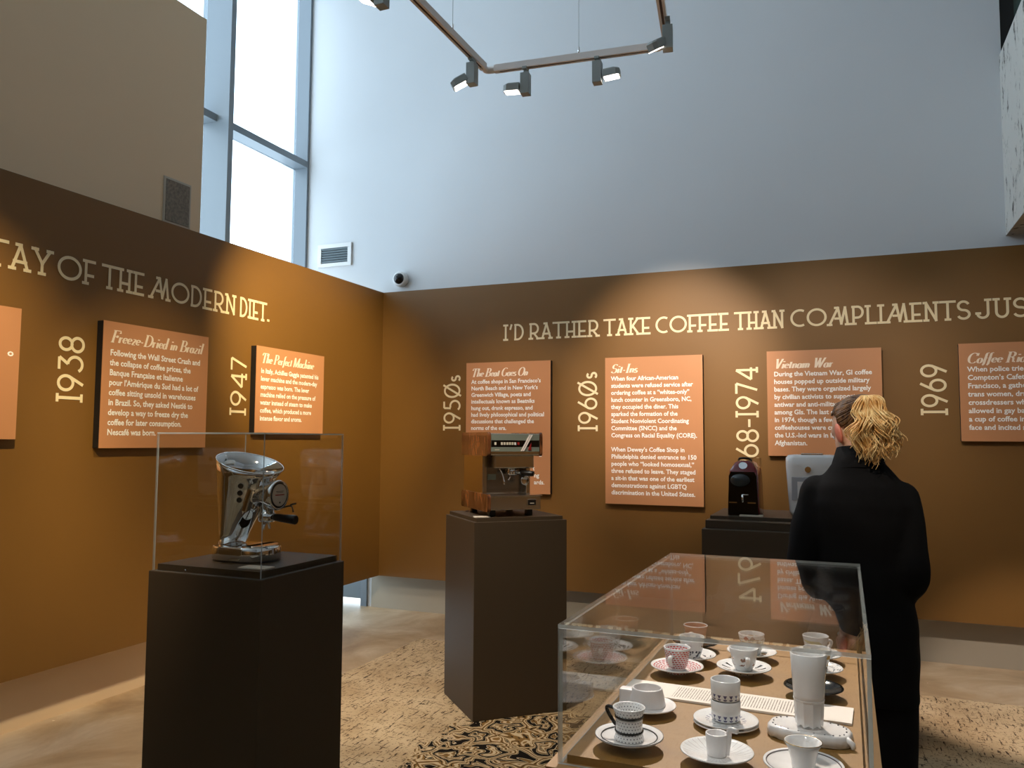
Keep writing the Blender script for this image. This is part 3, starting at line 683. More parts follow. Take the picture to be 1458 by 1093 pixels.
def lamp(x, y, rz, side, tilt, label, yaw=0, drop=.05, on=True):
    """driver box hung under the track with a flat rectangular head beside it"""
    t = thing('track_spotlight', label, 'spotlight', (x, y, ZK), rz, 'spotlights clipped to the suspended track')
    b = bm_(); box(b, -.012, .012, -.028, .028, -.012, 0); box(b, -.009, .009, -.009, .009, -drop + .001, -.010); obj('track_adapter', b, M_LAMP, t)
    b = bm_(); tube(b, [(.0, .022, -.026), (.0, .05, -.026)], .011, 10); obj('lock_knob', b, M_BLK, t)
    bx('driver_box', (-.024, .024, -.026, .026, -drop - .115, -drop), M_LAMP, t, bev=.002)
    hd = bpy.data.objects.new('lamp_head_pivot', None)
    b = bm_(); s = side
    mx = Matrix.Translation((s * .03, 0, -drop - .075)) @ Matrix.Rotation(yaw, 4, 'Z') @ Matrix.Rotation(tilt, 4, 'Y')
    # chamfered head: plan octagon-ish slab
    pr = [(0, -.032), (.07 * s, -.032), (.09 * s, -.018), (.09 * s, .018), (.07 * s, .032), (0, .032)]
    rings = [[mx @ Vector((px * k, py * k, z)) for px, py in pr] for z, k in ((.022, .86), (.014, 1), (-.02, 1))]
    loft(b, rings, 0, True, False); obj('lamp_head', b, M_LAMP, t)
    b = bm_(); box(b, min(.006 * s, .082 * s), max(.006 * s, .082 * s), -.026, .026, -.0225, -.0205, mx=mx); obj('lamp_lens', b, M_GLOW, t)
    bpy.data.objects.remove(hd)
    return t
lamp(-1.80, 2.86, 0, -1, .45, 'spotlight at the top picture edge, only its underside in view', drop=.03)
lamp(-1.768, 3.70, 0, -1, -.5, 'spotlight left of the track corner with its head tipped down left', yaw=.35, drop=.025)
lamp(-1.545, 3.90, .09, -1, .05, 'spotlight right of the track corner with a level head on its left', drop=.032)
lamp(-1.155, 3.935, .09, 1, -.1, 'spotlight in the middle of the straight track with its head to the right', drop=.022)
lamp(-.735, 3.68, .15, -1, -.55, 'spotlight at the right bend of the track with its head tipped down', yaw=.9, drop=.038)

# ------------------------------------------------------------------ pedestals and acrylic cases
def pane_box(bm, x0, x1, y0, y1, z0, z1):
    """sheet with clear faces (material 0) and polished edges (material 1)"""
    b2 = bmesh.new(); bmesh.ops.create_cube(b2, size=1)
    d = (x1 - x0, y1 - y0, z1 - z0); thin = d.index(min(d))
    for v in b2.verts: v.co = Vector((x0 + (v.co.x + .5) * d[0], y0 + (v.co.y + .5) * d[1], z0 + (v.co.z + .5) * d[2]))
    b2.normal_update()
    for f in b2.faces: f.material_index = 0 if abs(f.normal[thin]) > .5 else 1
    merge(bm, b2)
def acrylic(label, x0, x1, y0, y1, z0, z1, th=.006, name='acrylic_case'):
    t = thing(name, label, 'display case', (0, 0, 0)); g = .0008
    for nm, dims in (('side_pane', (x0, x1, y0, y0 + th, z0, z1 - th - g)), ('side_pane', (x0, x1, y1 - th, y1, z0, z1 - th - g)),
                     ('side_pane', (x0, x0 + th, y0 + th + g, y1 - th - g, z0, z1 - th - g)), ('side_pane', (x1 - th, x1, y0 + th + g, y1 - th - g, z0, z1 - th - g)),
                     ('top_pane', (x0, x1, y0, y1, z1 - th, z1))):
        b = bm_(); pane_box(b, *dims); obj(nm, b, [M_ACRYL, M_EDGE], t)
    return t
# left pedestal
t = thing('display_pedestal', 'dark brown square pedestal in the left foreground under the acrylic case', 'pedestal', (0, 0, 0))
LP = (-2.232, -1.752, 2.122, 2.592)
bx('plinth_body', (LP[0], LP[1], LP[2], LP[3], .0105, 1.046), M_PED, t, bev=.003)
bx('raised_deck', (LP[0] + .02, LP[1] - .02, LP[2] + .02, LP[3] - .02, 1.046, 1.068), M_PED, t)
b = bm_(); tube(b, [(-2.07, LP[2] + .006, 1.057), (-2.07, LP[2] - .001, 1.057)], .003, 8); obj('screw', b, M_CHROME, t)
acrylic('tall clear acrylic case over the chrome coffee machine', LP[0] + .008, LP[1] - .008, LP[2] + .008, LP[3] - .008, 1.047, 1.522, .005)
b = bm_(); box(b, -.052, .052, -.03, .03, 0, .004, mx=Matrix.Rotation(.05, 4, 'Z')); tag(obj('label_card', b, M_CARDW, loc=(-1.835, 2.20, 1.0685)), 'small cream card lying in front of the chrome coffee machine', 'label card')
# middle pedestal, turned 44 degrees
A44 = math.radians(44)
t = thing('display_pedestal', 'dark brown pedestal turned corner-on in the middle under the wood-sided machine', 'pedestal', (-1.855, 3.966, .0105), A44)
bx('plinth_body', (0, .55, 0, .527, 0, 1.048), M_PED, t, bev=.003)
bx('raised_deck', (.018, .532, .018, .51, 1.048, 1.068), M_PED, t)
b = bm_(); box(b, -.045, .045, -.028, .028, 0, .004); tag(obj('label_card', b, M_CARDW, loc=(-1.865, 4.08, 1.0785), rot=(0, 0, A44 - .2)), 'small pale card at the front corner of the middle pedestal', 'label card')
# far pedestal with a riser
t = thing('display_pedestal', 'wide dark brown stepped pedestal behind the glass vitrine, carrying two capsule machines', 'pedestal', (0, 0, .0105))
bx('plinth_body', (-.712, .285, 4.36, 5.08, 0, 1.030), M_PED, t, bev=.003)
bx('lower_step', (-.700, .273, 4.41, 5.05, 1.030, 1.072), M_PED, t, bev=.002)
bx('upper_step', (-.688, .26, 4.50, 5.03, 1.072, 1.090), M_PED, t, bev=.002)

# ------------------------------------------------------------------ chrome coffee machine on the left pedestal
t = thing('coffee_machine', 'polished chrome funnel-shaped coffee machine inside the acrylic case', 'coffee machine', (-1.997, 2.34, 1.0685))
b = bm_()
def stadium(x0, x1, r, z, n=28):
    return [Vector((x1 - r + r * math.cos(a), r * math.sin(a), z)) for a in [-PI / 2 + PI * i / n for i in range(n + 1)]] + \
           [Vector((x0 + r + r * math.cos(a), r * math.sin(a), z)) for a in [PI / 2 + PI * i / n for i in range(n + 1)]]
loft(b, [stadium(-.125, .125, .088, .006), stadium(-.128, .128, .091, .010), stadium(-.128, .128, .091, .048), stadium(-.124, .124, .087, .054)])
base = obj('machine_base', b, M_CHROME, t)
b = bm_(); loft(b, [stadium(-.124, .124, .087, 0), stadium(-.124, .124, .087, .006)]); obj('rubber_foot', b, M_BLK, base)
b = bm_(); loft(b, [stadium(.0, .118, .075, .054), stadium(.0, .118, .075, .058)]); obj('drip_tray', b, M_STEEL, t)
prof = [  # z, xl, xr, ry
 (.054, -.110, -.022, .054), (.09, -.111, -.008, .057), (.13, -.112, .014, .063), (.17, -.113, .040, .071), (.21, -.114, .062, .081), (.25, -.115, .080, .090), (.275, -.116, .088, .094)]
rings = []; n = 40
def ring_at(z, xl, xr, ry, slope=0, ins=0):
    cx, rx = (xl + xr) / 2, (xr - xl) / 2 - ins; out = []
    for i in range(n):
        a = 2 * PI * i / n; x = cx + rx * math.cos(a)
        y = (ry - ins) * math.sin(a); out.append(Vector((x, y, z - slope * (x - xl) - slope * .42 * (ry - y))))
    return out
for k, (z, xl, xr, ry) in enumerate(prof): rings.append(ring_at(z, xl, xr, ry, .0))
rings.append(ring_at(.325, -.118, .104, .100, .13)); rings.append(ring_at(.392, -.119, .126, .110, .28))
inner = [ring_at(.392, -.119, .126, .110, .28, .003), ring_at(.325, -.118, .104, .100, .13, .005), ring_at(.27, -.116, .093, .096, 0, .006), ring_at(.22, -.113, .070, .079, 0, .008)]
b = bm_(); loft(b, rings + inner, 0, True, True); obj('funnel_body', b, M_CHROME, t)
b = bm_(); tube(b, [Vector(p) for p in ring_at(.3925, -.1185, .1255, .1095, .28)] + [ring_at(.3925, -.1185, .1255, .1095, .28)[0]], .0025, 6, cap=False); obj('rim', b, M_CHROME, t)
b = bm_()
def ringx(x, r, z0=.213, n=32, ez=1.0): return [Vector((x, r * math.cos(2 * PI * i / n), z0 + r * ez * math.sin(2 * PI * i / n))) for i in range(n)]
loft(b, [ringx(.02, .044), ringx(.105, .047), ringx(.115, .052), ringx(.135, .054), ringx(.140, .050), ringx(.136, .046)]); dr = obj('boiler_drum', b, M_CHROME, t)
b = bm_(); loft(b, [ringx(.134, .0455), ringx(.1375, .0455)]); obj('dial_rim', b, M_BLK, dr)
b = bm_(); loft(b, [ringx(.137, .039), ringx(.1395, .039)]); obj('dial_face', b, M_DIAL, dr)
b = bm_()
for zz, w_ in ((.226, .021), (.222, .018)): box(b, .1393, .1402, -w_, w_, zz, zz + .0016)
obj('dial_print', b, M_BLK, dr)
b = bm_(); box(b, .1393, .1405, -.024, .024, .212, .216); obj('dial_stripe', b, M_REDINK, dr)
b = bm_(); tube(b, [(.1393, .001, .187), (.1405, .001, .187)], .0035, 10); obj('dial_knob', b, M_BLK, dr)
for (x, y, z) in ((-.005, 0, .268), (-.011, 0, .243), (-.018, 0, .218)):
    # seated on the near wall of the funnel
    import bisect
    k = max(0, min(len(prof) - 2, bisect.bisect([q[0] for q in prof], z) - 1)); f_ = (z - prof[k][0]) / (prof[k + 1][0] - prof[k][0])
    xl, xr, ry = [prof[k][j] + (prof[k + 1][j] - prof[k][j]) * f_ for j in (1, 2, 3)]
    x += .04
    cx, rx = (xl + xr) / 2, (xr - xl) / 2; yy = -ry * math.sqrt(max(0, 1 - ((x - cx) / rx) ** 2)); nn = Vector(((x - cx) / rx ** 2, yy / ry ** 2, -.15 / ry)).normalized()
    b = bm_(); p0 = Vector((x, yy, z)); tube(b, [p0 - nn * .004, p0 + nn * .004], .0095, 14); q = obj('button', b, M_BLK, t)
    b = bm_(); tube(b, [p0 - nn * .003, p0 + nn * .0028], .0115, 14); obj('button_ring', b, M_CHROME, q)
b = bm_(); box(b, .056, .074, -.078, -.071, .155, .240, mx=Matrix.Translation((.062, 0, .21)) @ Matrix.Rotation(.35, 4, 'Y') @ Matrix.Translation((-.062, 0, -.21)), bev=.003); obj('side_bracket', b, M_STEEL, t)
b = bm_(); lathe(b, [(0, .118), (.026, .118), (.030, .124), (.030, .15), (.026, .152), (.026, .172), (0, .172)], 24, c=(.085, 0, 0)); obj('brew_group', b, M_CHROME, t)
b = bm_(); tube(b, [(.085, 0, .136), (.125, 0, .135)], .007, 10); pf = obj('portafilter', b, M_CHROME, t)
for s in (-1, 1):
    b = bm_(); tube(b, smooth_path([(.085, 0, .12), (.085, s * .012, .108), (.085, s * .017, .092)], 4), .005, 8); obj('spout', b, M_CHROME, pf)
b = bm_(); tube(b, [(.118, 0, .135), (.124, 0, .135), (.2, -.002, .130), (.212, -.002, .129), (.214, -.002, .129)], [.011, .013, .0165, .0165, .014], 16); obj('portafilter_handle', b, M_BLK, pf)
b = bm_(); tube(b, smooth_path([(.12, .04, .165), (.155, .045, .172), (.165, .045, .150)], 4), .003, 6); tube(b, [(.148, .05, .176), (.172, .05, .181)], .0035, 6); obj('steam_lever', b, M_BLK, t)
for ch in list(t.children):
    if ch.name.split('.')[0] in ('boiler_drum', 'side_bracket', 'brew_group', 'portafilter', 'steam_lever'): ch.location.z += .021
b = bm_(); box(b, -.015, .035, -.118, -.093, 0.0005, .003); obj('nameplate', b, M_STEEL, t)

# ------------------------------------------------------------------ wood-sided espresso machine
t = thing('espresso_machine', 'wood-sided steel espresso machine with push buttons on the middle pedestal', 'espresso machine', (-1.855, 3.966, 1.078), A44)
UX0, UX1, UY0, UY1 = .095, .435, .055, .49
t.location = Vector((-1.855, 3.966, 1.0785)) + Matrix.Rotation(A44, 3, 'Z') @ Vector((.092, .05, 0))
W_, D_ = .315, .44
t.scale = (1, 1, 1.07)
for x, y in ((.03, .05), (W_ - .06, .05), (.03, D_ - .09), (W_ - .06, D_ - .09)):
    bx('foot', (x, x + .035, y, y + .035, 0, .034), M_BLK, t, bev=.003)
def side_poly(pts, x0, x1, m, name, par):
    b = bm_(); loft(b, [[Vector((x0, y, z)) for y, z in pts], [Vector((x1, y, z)) for y, z in pts]], 0, True, False); return obj(name, b, m, par)
def rounded(y0, y1, z0, z1, r, n=4):
    P = []
    for cy, cz, a0 in ((y1 - r, z0 + r, -90), (y1 - r, z1 - r, 0), (y0 + r, z1 - r, 90), (y0 + r, z0 + r, 180)):
        for i in range(n + 1): a = math.radians(a0 + 90 * i / n); P.append((cy + r * math.cos(a), cz + r * math.sin(a)))
    return P
bx('base_housing', (.012, W_ - .002, -.012, D_, .036, .105), M_STEEL, t, bev=.003)
bx('drip_tray', (.01, W_ + .004, -.02, .20, .105, .112), M_STEEL, t, bev=.001)
side_poly(rounded(-.02, D_ + .01, .028, .118, .018), -.006, .012, M_WOOD, 'lower_wood_side', t)
q = bx('maker_plate', (W_ - .085, W_ - .03, -.0175, -.012, .055, .090), M_STEEL, t, bev=.001)
bx('plate_face', (W_ - .081, W_ - .034, -.0185, -.0170, .059, .086), M_BLK, q)
bx('plate_mark', (W_ - .069, W_ - .045, -.0192, -.0183, .067, .071), M_AMBER, q)
bx('body_housing', (.004, W_ - .02, .16, D_ - .005, .112, .318), M_STEEL, t, bev=.003)
bx('splash_panel', (.03, W_ - .045, .155, .160, .118, .25), mat('dark_steel', (.30, .26, .22, 1), .25, 1.0), t)
bx('side_column', (.004, .03, .10, .16, .112, .318), M_STEEL, t, bev=.002)
bx('side_column', (W_ - .045, W_ - .02, .10, .16, .112, .318), M_STEEL, t, bev=.002)
bx('group_housing', (.045, W_ - .03, .02, .16, .250, .318), M_STEEL, t, bev=.006)
bx('head_housing', (.012, W_ - .006, -.008, D_, .318, .432), M_STEEL, t, bev=.006)
side_poly(rounded(-.014, D_ + .012, .314, .438, .018), -.006, .012, M_WOOD, 'upper_wood_side', t)
side_poly(rounded(-.014, D_ + .012, .314, .438, .018), W_ - .008, W_ + .008, M_WOOD, 'upper_wood_side', t)
q = bx('control_face', (.014, W_ - .012, -.0145, -.0085, .338, .428), M_GREENGREY, t)
bx('control_band', (.014, W_ - .014, -.0155, -.0140, .362, .396), M_BLKG, q)
for k, xx in enumerate((.032, .070, .086, .102, .118, .134, .150)):
    bx('push_button', (xx, xx + .011, -.0185, -.0155, .372, .386), M_AMBER if k < 6 else M_WHITE, q)
bx('push_button', (.168, .180, -.0185, -.0155, .372, .386), M_REDINK, q)
b = bm_()
for off in (0, .012):
    b2 = [(.188 + off, .340), (.197 + off, .340), (.250 + off, .426), (.241 + off, .426)]
    loft(b, [[Vector((x, -.0185, z)) for x, z in b2], [Vector((x, -.0152, z)) for x, z in b2]], 0, True, False)
obj('diagonal_stripe', b, M_TRACK, q)
b = bm_(); loft(b, [[Vector((x, yy, z)) for x, z in ((.232, .345), (.252, .345), (.252, .385))] for yy in (-.0178, -.0152)], 0, True, False); obj('red_mark', b, M_REDINK, q)
b = bm_(); box(b, .035, .062, -.0160, -.0146, .345, .349); obj('small_print', b, M_AMBER, q)
b = bm_(); lathe(b, [(0, .212), (.03, .212), (.034, .218), (.034, .245), (.028, .252), (0, .252)], 24, c=(.175, .085, 0)); g = obj('brew_group', b, M_CHROME, t)
b = bm_(); tube(b, [(.175, .085, .226), (.235, .02, .224)], .007, 10); pf = obj('portafilter', b, M_CHROME, t)
b = bm_(); tube(b, [(.215, .045, .225), (.222, .036, .225), (.262, -.012, .222), (.268, -.018, .221)], [.010, .014, .015, .011], 14); obj('portafilter_handle', b, M_BLK, pf)
b = bm_(); tube(b, smooth_path([(.165, .085, .212), (.160, .08, .195), (.15, .078, .185)], 4), .006, 8); obj('spout', b, M_CHROME, pf)
b = bm_(); tube(b, smooth_path([(.085, .10, .25), (.09, .05, .244), (.105, .035, .20), (.110, .03, .165)], 5), [.004] * 10 + [.0045, .005, .006, .0065, .006, .005], 8); obj('steam_wand', b, M_CHROME, t)
b = bm_(); mxg = Matrix.Translation((.245, .06, .185)) @ Matrix.Rotation(PI / 2, 4, 'X'); b2 = bm_(); lathe(b2, [(0, 0), (.026, 0), (.028, .006), (.024, .012), (.018, .010), (0, .010)], 24); merge(b, b2, 0, mxg); obj('pressure_gauge', b, M_CHROME, t)
bx('outlet_plate', (.055, .105, .1535, .158, .185, .215), M_GREENGREY, t)

# ------------------------------------------------------------------ capsule machines on the far pedestal
t = thing('capsule_machine', 'small dark red and black capsule coffee machine on the stepped pedestal', 'coffee machine', (-.515, 4.66, 1.1005), -.03)
def rrect(hx, hy, r, z, y0=0, n=4):
    P = []
    for cx, cy, a0 in ((hx - r, -hy + r, -90), (hx - r, hy - r, 0), (-hx + r, hy - r, 90), (-hx + r, -hy + r, 180)):
        for i in range(n + 1): a = math.radians(a0 + 90 * i / n); P.append(Vector((cx + r * math.cos(a), y0 + cy + r * math.sin(a), z)))
    return P
b = bm_(); loft(b, [rrect(.082, .11, .02, 0.002), rrect(.083, .112, .02, .01), rrect(.078, .108, .02, .2), rrect(.074, .104, .02, .245), rrect(.050, .085, .02, .285), rrect(.034, .07, .02, .298)]); obj('machine_shell', b, M_RED, t)
b = bm_(); loft(b, [[Vector((x, -.120, z)) for x, z in ((-.080, .004), (.080, .004), (.073, .215), (.062, .238), (-.062, .238), (-.073, .215))], [Vector((x, -.095, z)) for x, z in ((-.080, .004), (.080, .004), (.073, .215), (.062, .238), (-.062, .238), (-.073, .215))]], 0, True, False); obj('front_panel', b, M_BLKG, t)
b = bm_(); b2 = bm_(); lathe(b2, [(0, 0), (.044, 0), (.050, .006), (.042, .014), (0, .016)], 28); merge(b, b2, 0, Matrix.Translation((-.012, -.119, .192)) @ Matrix.Rotation(PI / 2, 4, 'X') @ Matrix.Diagonal((1.1, .72, 1, 1))); obj('capsule_cover', b, mat('smoky_cover', lin(46, 52, 54), .1), t)
b = bm_(); tube(b, [(0, -.082, .268), (0, -.098, .272)], .019, 18, sx=1.2); obj('badge', b, M_CHROME, t)
b = bm_(); tube(b, smooth_path([(-.034, -.02, .297), (-.02, -.05, .310), (.02, -.05, .310), (.034, -.02, .297)], 5), .006, 8); obj('lever_handle', b, M_BLK, t)
b = bm_(); box(b, -.070, -.028, -.140, -.120, .070, .076); box(b, .028, .070, -.140, -.120, .070, .076); obj('cup_shelf', b, M_CHROME, t)
b = bm_(); tube(b, [(0, -.128, .075), (0, -.128, .115)], .006, 8); tube(b, [(-.004, -.128, .115), (.03, -.128, .115)], .0025, 6); obj('coffee_spout', b, M_CHROME, t)
b = bm_(); box(b, .030, .074, .0, .10, .262, .312); obj('water_tank', b, [M_ACRYL], t)
b = bm_(); box(b, -.06, .06, -.028, .028, 0, .008, bev=.001); tag(obj('label_card', b, M_CARDW, loc=(-.475, 4.542, 1.1003), rot=(.0, 0, .02)), 'pale card in front of the dark red capsule machine', 'label card')
t = thing('capsule_machine', 'white capsule coffee machine half hidden behind the standing woman', 'coffee machine', (-.165, 4.74, 1.1005), .0)
b = bm_(); loft(b, [rrect(.105, .14, .03, .004), rrect(.12, .15, .035, .03), rrect(.135, .155, .04, .27), rrect(.135, .15, .04, .315), rrect(.125, .14, .04, .33), rrect(.10, .12, .04, .334)]); obj('machine_shell', b, M_CER, t)
bx('cup_bay', (-.105, .105, -.158, -.140, .09, .215), mat('pale_grey_plastic', lin(170, 170, 175), .3), t, bev=.004)
bx('bay_panel', (-.075, -.03, -.1605, -.157, .10, .19), M_CER, t, bev=.002)
bx('handle_slot', (-.055, .055, -.135, -.06, .330, .342), M_CHROME, t, bev=.004)
b = bm_(); tube(b, [(-.02, -.155, .255), (-.02, -.165, .255)], .016, 18); obj('selector_knob', b, M_CHROME, t)
b = bm_(); tube(b, [(-.075, -.165, .28), (-.075, -.150, .28)], .004, 8); obj('indicator', b, M_WHITE, t)
b = bm_(); box(b, -.04, .04, -.025, .025, 0, .006); tag(obj('label_card', b, M_CARDW, loc=(-.215, 4.545, 1.1003)), 'pale card in front of the white capsule machine', 'label card')

# ------------------------------------------------------------------ vitrine with cups
VX0, VX1, VY0, VY1 = -.442, .028, 1.272, 2.2
t = thing('vitrine_plinth', 'low dark brown plinth with an ochre top under the glass vitrine', 'pedestal', (0, 0, 0))
bx('plinth_body', (VX0 - .016, VX1 + .016, VY0 - .016, VY1 + .016, .0105, .975), M_PED, t, bev=.002)
bx('plinth_top', (VX0 - .016, VX1 + .016, VY0 - .016, VY1 + .016, .9752, .9775), M_DECK, t)
DK = .990
bx('display_deck', (VX0 + .012, VX1 - .012, VY0 + .012, VY1 - .012, .9777, DK), M_DECK, t)
acrylic('long low clear acrylic vitrine over the espresso cups in the foreground', VX0, VX1, VY0, VY1, .978, 1.2, .006, 'glass_vitrine')
KS = .51 / .522
def P_(x, y): return (x * KS, y * KS, DK + .0003)
# printed card
a0, a1 = Vector((-.431, 1.677)), Vector((.003, 1.660)); cx_ = (a0 + a1) / 2
b = bm_(); box(b, -.217, .217, -.047, .047, 0, .004); tag(obj('text_strip', b, M_CARD, loc=(cx_.x, cx_.y, DK + .0003), rot=(0, 0, -.04)), 'long white printed card lying across the vitrine between the cups', 'label card')

def saucer(parent, r, m=M_CER, z=0, h=.012, rim=None, part='saucer', well=.42, n=48):
    b = bm_(); th = .0035
    prof = [(0, .0), (r * .5, 0), (r * .52, .002), (r * .97, h - .001), (r, h), (r * .98, h + .002), (r * .9, h - .0005), (r * .6, .006), (r * well, .0045), (0, .0045)]
    prof = [(q[0], q[1] + z) for q in prof]; lathe(b, prof, n)
    o = obj(part, b, m, parent)
    if rim:
        for (ra, rb, mm) in rim:
            b = bm_(); za = z + .0045 + (h - .004) * max(0, (ra - .5) / .48) ; zb = z + .0045 + (h - .004) * max(0, (rb - .5) / .48)
            lathe(b, [(r * ra, za + .0006), (r * ra, za + .0013), (r * rb, zb + .0013), (r * rb, zb + .0006)], n); obj('painted_ring', b, mm, o)
    return o
def cup(parent, prof, m=M_CER, wall=.0028, z=.0048, n=40, name='cup', cx=0, cy=0):
    """prof: outer [(r, z)] bottom to rim"""
    out = [(0, prof[0][1] + .001)] + list(prof); inn = [(max(r - wall, .002), zz) for r, zz in reversed(prof) if zz > prof[0][1] + .004]
    inn = [(prof[-1][0] - wall * .5, prof[-1][1] + .0008)] + inn + [(inn[-1][0] * .8, prof[0][1] + .004), (0, prof[0][1] + .004)]
    b = bm_(); lathe(b, [(r, zz + z) for r, zz in out + inn], n, c=(cx, cy, 0)); return obj(name, b, m, parent)
def handle(parent, pts, r, m=M_CER, sx=1.0, ang=0, name='handle'):
    R_ = Matrix.Rotation(ang, 3, 'Z'); b = bm_(); tube(b, smooth_path([R_ @ Vector(p) for p in pts], 5), r, 10, sx=sx); return obj(name, b, m, parent)
def loop_handle(parent, r, z0, z1, ang, out=.018, th=.0035, m=M_CER):
    handle(parent, [(r - .002, 0, z1), (r + out * .7, 0, z1 + .001), (r + out, 0, (z0 + z1) / 2 + .006), (r + out * .5, 0, z0 + .003), (r - .003, 0, z0)], th, m, 1.5, ang)
CAMD = -math.radians(90)   # towards the camera
G = 'espresso cups on show in the vitrine'
RS = .008
def cupthing(label, x, y):
    f = (.51 - RS) / .51; p = P_(x * f, y * f); t = thing('cup_and_saucer', label, 'cup', (p[0], p[1], p[2] + RS), 0, G)
    b = bm_(); box(b, -.013, .013, -.013, .013, -RS, -.0002); obj('acrylic_block', b, M_ACRYL, t); return t

t = cupthing('dotted white cup with two black bands and black handle on a black-ringed saucer, front left', -.358, 1.408)
saucer(t, .057, rim=[(.80, .83, M_BLK), (.985, .999, M_GREYL)])
cup(t, [(.0235, 0), (.025, .002), (.0222, .011), (.0222, .024), (.0225, .040), (.0275, .053)], pattern_mat('dotted_glaze', lin(70, 66, 84), 'dot', su=26, sv=11, lo=.02, hi=.95))
for za, zb in ((.013, .0165), (.036, .0405)):
    b = bm_(); lathe(b, [(.0222, za + .0048), (.0240, za + .0050), (.0240, zb + .0046), (.0222, zb + .0048)], 36); obj('black_band', b, M_BLKG, t)
handle(t, [(.022, 0, .022), (.030, 0, .028), (.042, 0, .044), (.041, 0, .051), (.026, 0, .050)], .0028, M_BLKG, 1.4, math.radians(165))

t = cupthing('wide low white cup with a broad flat handle on a raised plain saucer', -.370, 1.600)
saucer(t, .054, M_CERP, z=.0, h=.006)
cup(t, [(.033, 0), (.034, .002), (.032, .015), (.0285, .030), (.028, .032)], M_CERP, z=.0055)
b = bm_(); box(b, -.052, -.026, -.012, .012, .006, .033, bev=.004); obj('handle', b, M_CERP, t)

def cone_cup(t, m, ang, rim=.0295, h=.047, hm=M_CER, foot=.018):
    c = cup(t, [(foot, 0), (foot * 1.05, .003), (foot + .25 * (rim - foot) + .003, h * .3), (rim - .003, h * .7), (rim, h)], m)
    loop_handle(t, rim - .004, h * .36, h * .78, ang); return c
t = cupthing('white espresso cup with rows of red dashes on a red-dashed saucer', -.365, 1.878)
saucer(t, .0575, pattern_mat('red_dash_saucer', lin(190, 66, 74), 'dash', su=26, sv=11, lo=.42, hi=.93))
cone_cup(t, pattern_mat('red_dash_cup', lin(188, 40, 44), 'dash', su=22, sv=11, lo=.06, hi=.93), math.radians(-100))
t = cupthing('white espresso cup with blue-black ink figures, between the red-dashed and copper cups', -.352, 1.995)
saucer(t, .055, pattern_mat('ink_blot_saucer', lin(52, 60, 76), 'blot', su=3.5, sv=5, lo=.35, hi=.82))
cone_cup(t, pattern_mat('ink_blot_cup', lin(40, 46, 66), 'blot', su=14, sv=5, lo=.0, hi=.62), math.radians(-100))
t = cupthing('copper-coloured espresso cup with white handle on a black saucer at the back left', -.364, 2.120)
saucer(t, .055, M_BLKG); cone_cup(t, pattern_mat('copper_cup', lin(190, 128, 98), 'ring', su=1, sv=1, lo=-.1, hi=.97), math.radians(-100))
t = cupthing('white espresso cup with red and black diamonds, back of the middle row', -.222, 2.081)
saucer(t, .057, pattern_mat('few_strokes_saucer', lin(40, 40, 44), 'blot', su=2.5, sv=3, lo=.4, hi=.66))
cone_cup(t, pattern_mat('specks_cup', lin(190, 170, 140), 'dash', su=9, sv=7, lo=.3, hi=.8), math.radians(60), rim=.030)
for dx, mm in ((-.008, M_REDINK), (.006, M_GREYL)):
    b = bm_(); a = math.radians(-92) + dx / .028; c0 = Vector((.0293 * math.cos(a), .0293 * math.sin(a), .045)); tg = Vector((-math.sin(a), math.cos(a), 0))
    nn = Vector((math.cos(a), math.sin(a), 0))
    q = [c0 + tg * .0065, c0 + Vector((0, 0, .0055)), c0 - tg * .0065, c0 - Vector((0, 0, .0055))]
    loft(b, [[p - nn * .0018 for p in q], [p + nn * .0006 for p in q]], 0, True, False); obj('diamond_print', b, mm, t)
t = cupthing('white espresso cup on a saucer painted with radiating black strokes', -.224, 1.934)
saucer(t, .0585, pattern_mat('stroke_saucer', lin(60, 60, 66), 'stroke', su=13, sv=1, lo=.5, hi=.8))
cone_cup(t, pattern_mat('sketch_cup', lin(150, 110, 90), 'blot', su=7, sv=3, lo=.25, hi=.62), math.radians(-72), rim=.031)

t = thing('stacked_cups', 'two white cylindrical cups with purple triangle borders stacked on two saucers', 'cup', P_(-.214, 1.558), 0, G)
saucer(t, .0575, M_CER, 0, .007, well=.5); saucer(t, .0575, pattern_mat('eye_ring_saucer', lin(90, 88, 128), 'stroke', su=20, sv=1, lo=.5, hi=.62), .0055, .007, well=.5)
tri = pattern_mat('triangle_border', lin(76, 74, 112), 'tri', su=15, sv=5.6, lo=.10, hi=.36)
for k, z in enumerate((.0105, .0465)):
    cup(t, [(.021, 0), (.0245, .003), (.0255, .006), (.0258, .020), (.0262, .0355)], tri, z=z, name='cup')
t = cupthing('small white tumbler cup with a curled tail handle on a ribbed saucer, front middle', -.207, 1.397)
saucer(t, .0575, pattern_mat('ribbed_saucer', lin(200, 190, 190), 'ray', su=30, sv=1, lo=.3, hi=.95))
cup(t, [(.0145, 0), (.0155, .002), (.0175, .034)], M_CERP)
b = bm_(); tube(b, smooth_path([(.0155, -.002, .008), (.0185, 0, .03), (.0195, 0, .044), (.0225, -.001, .0475), (.034, -.004, .046)], 5), [.0045] * 16 + [.0048, .0050, .0052, .0048, .003], 10, sx=.8); obj('handle', b, M_CERP, t)

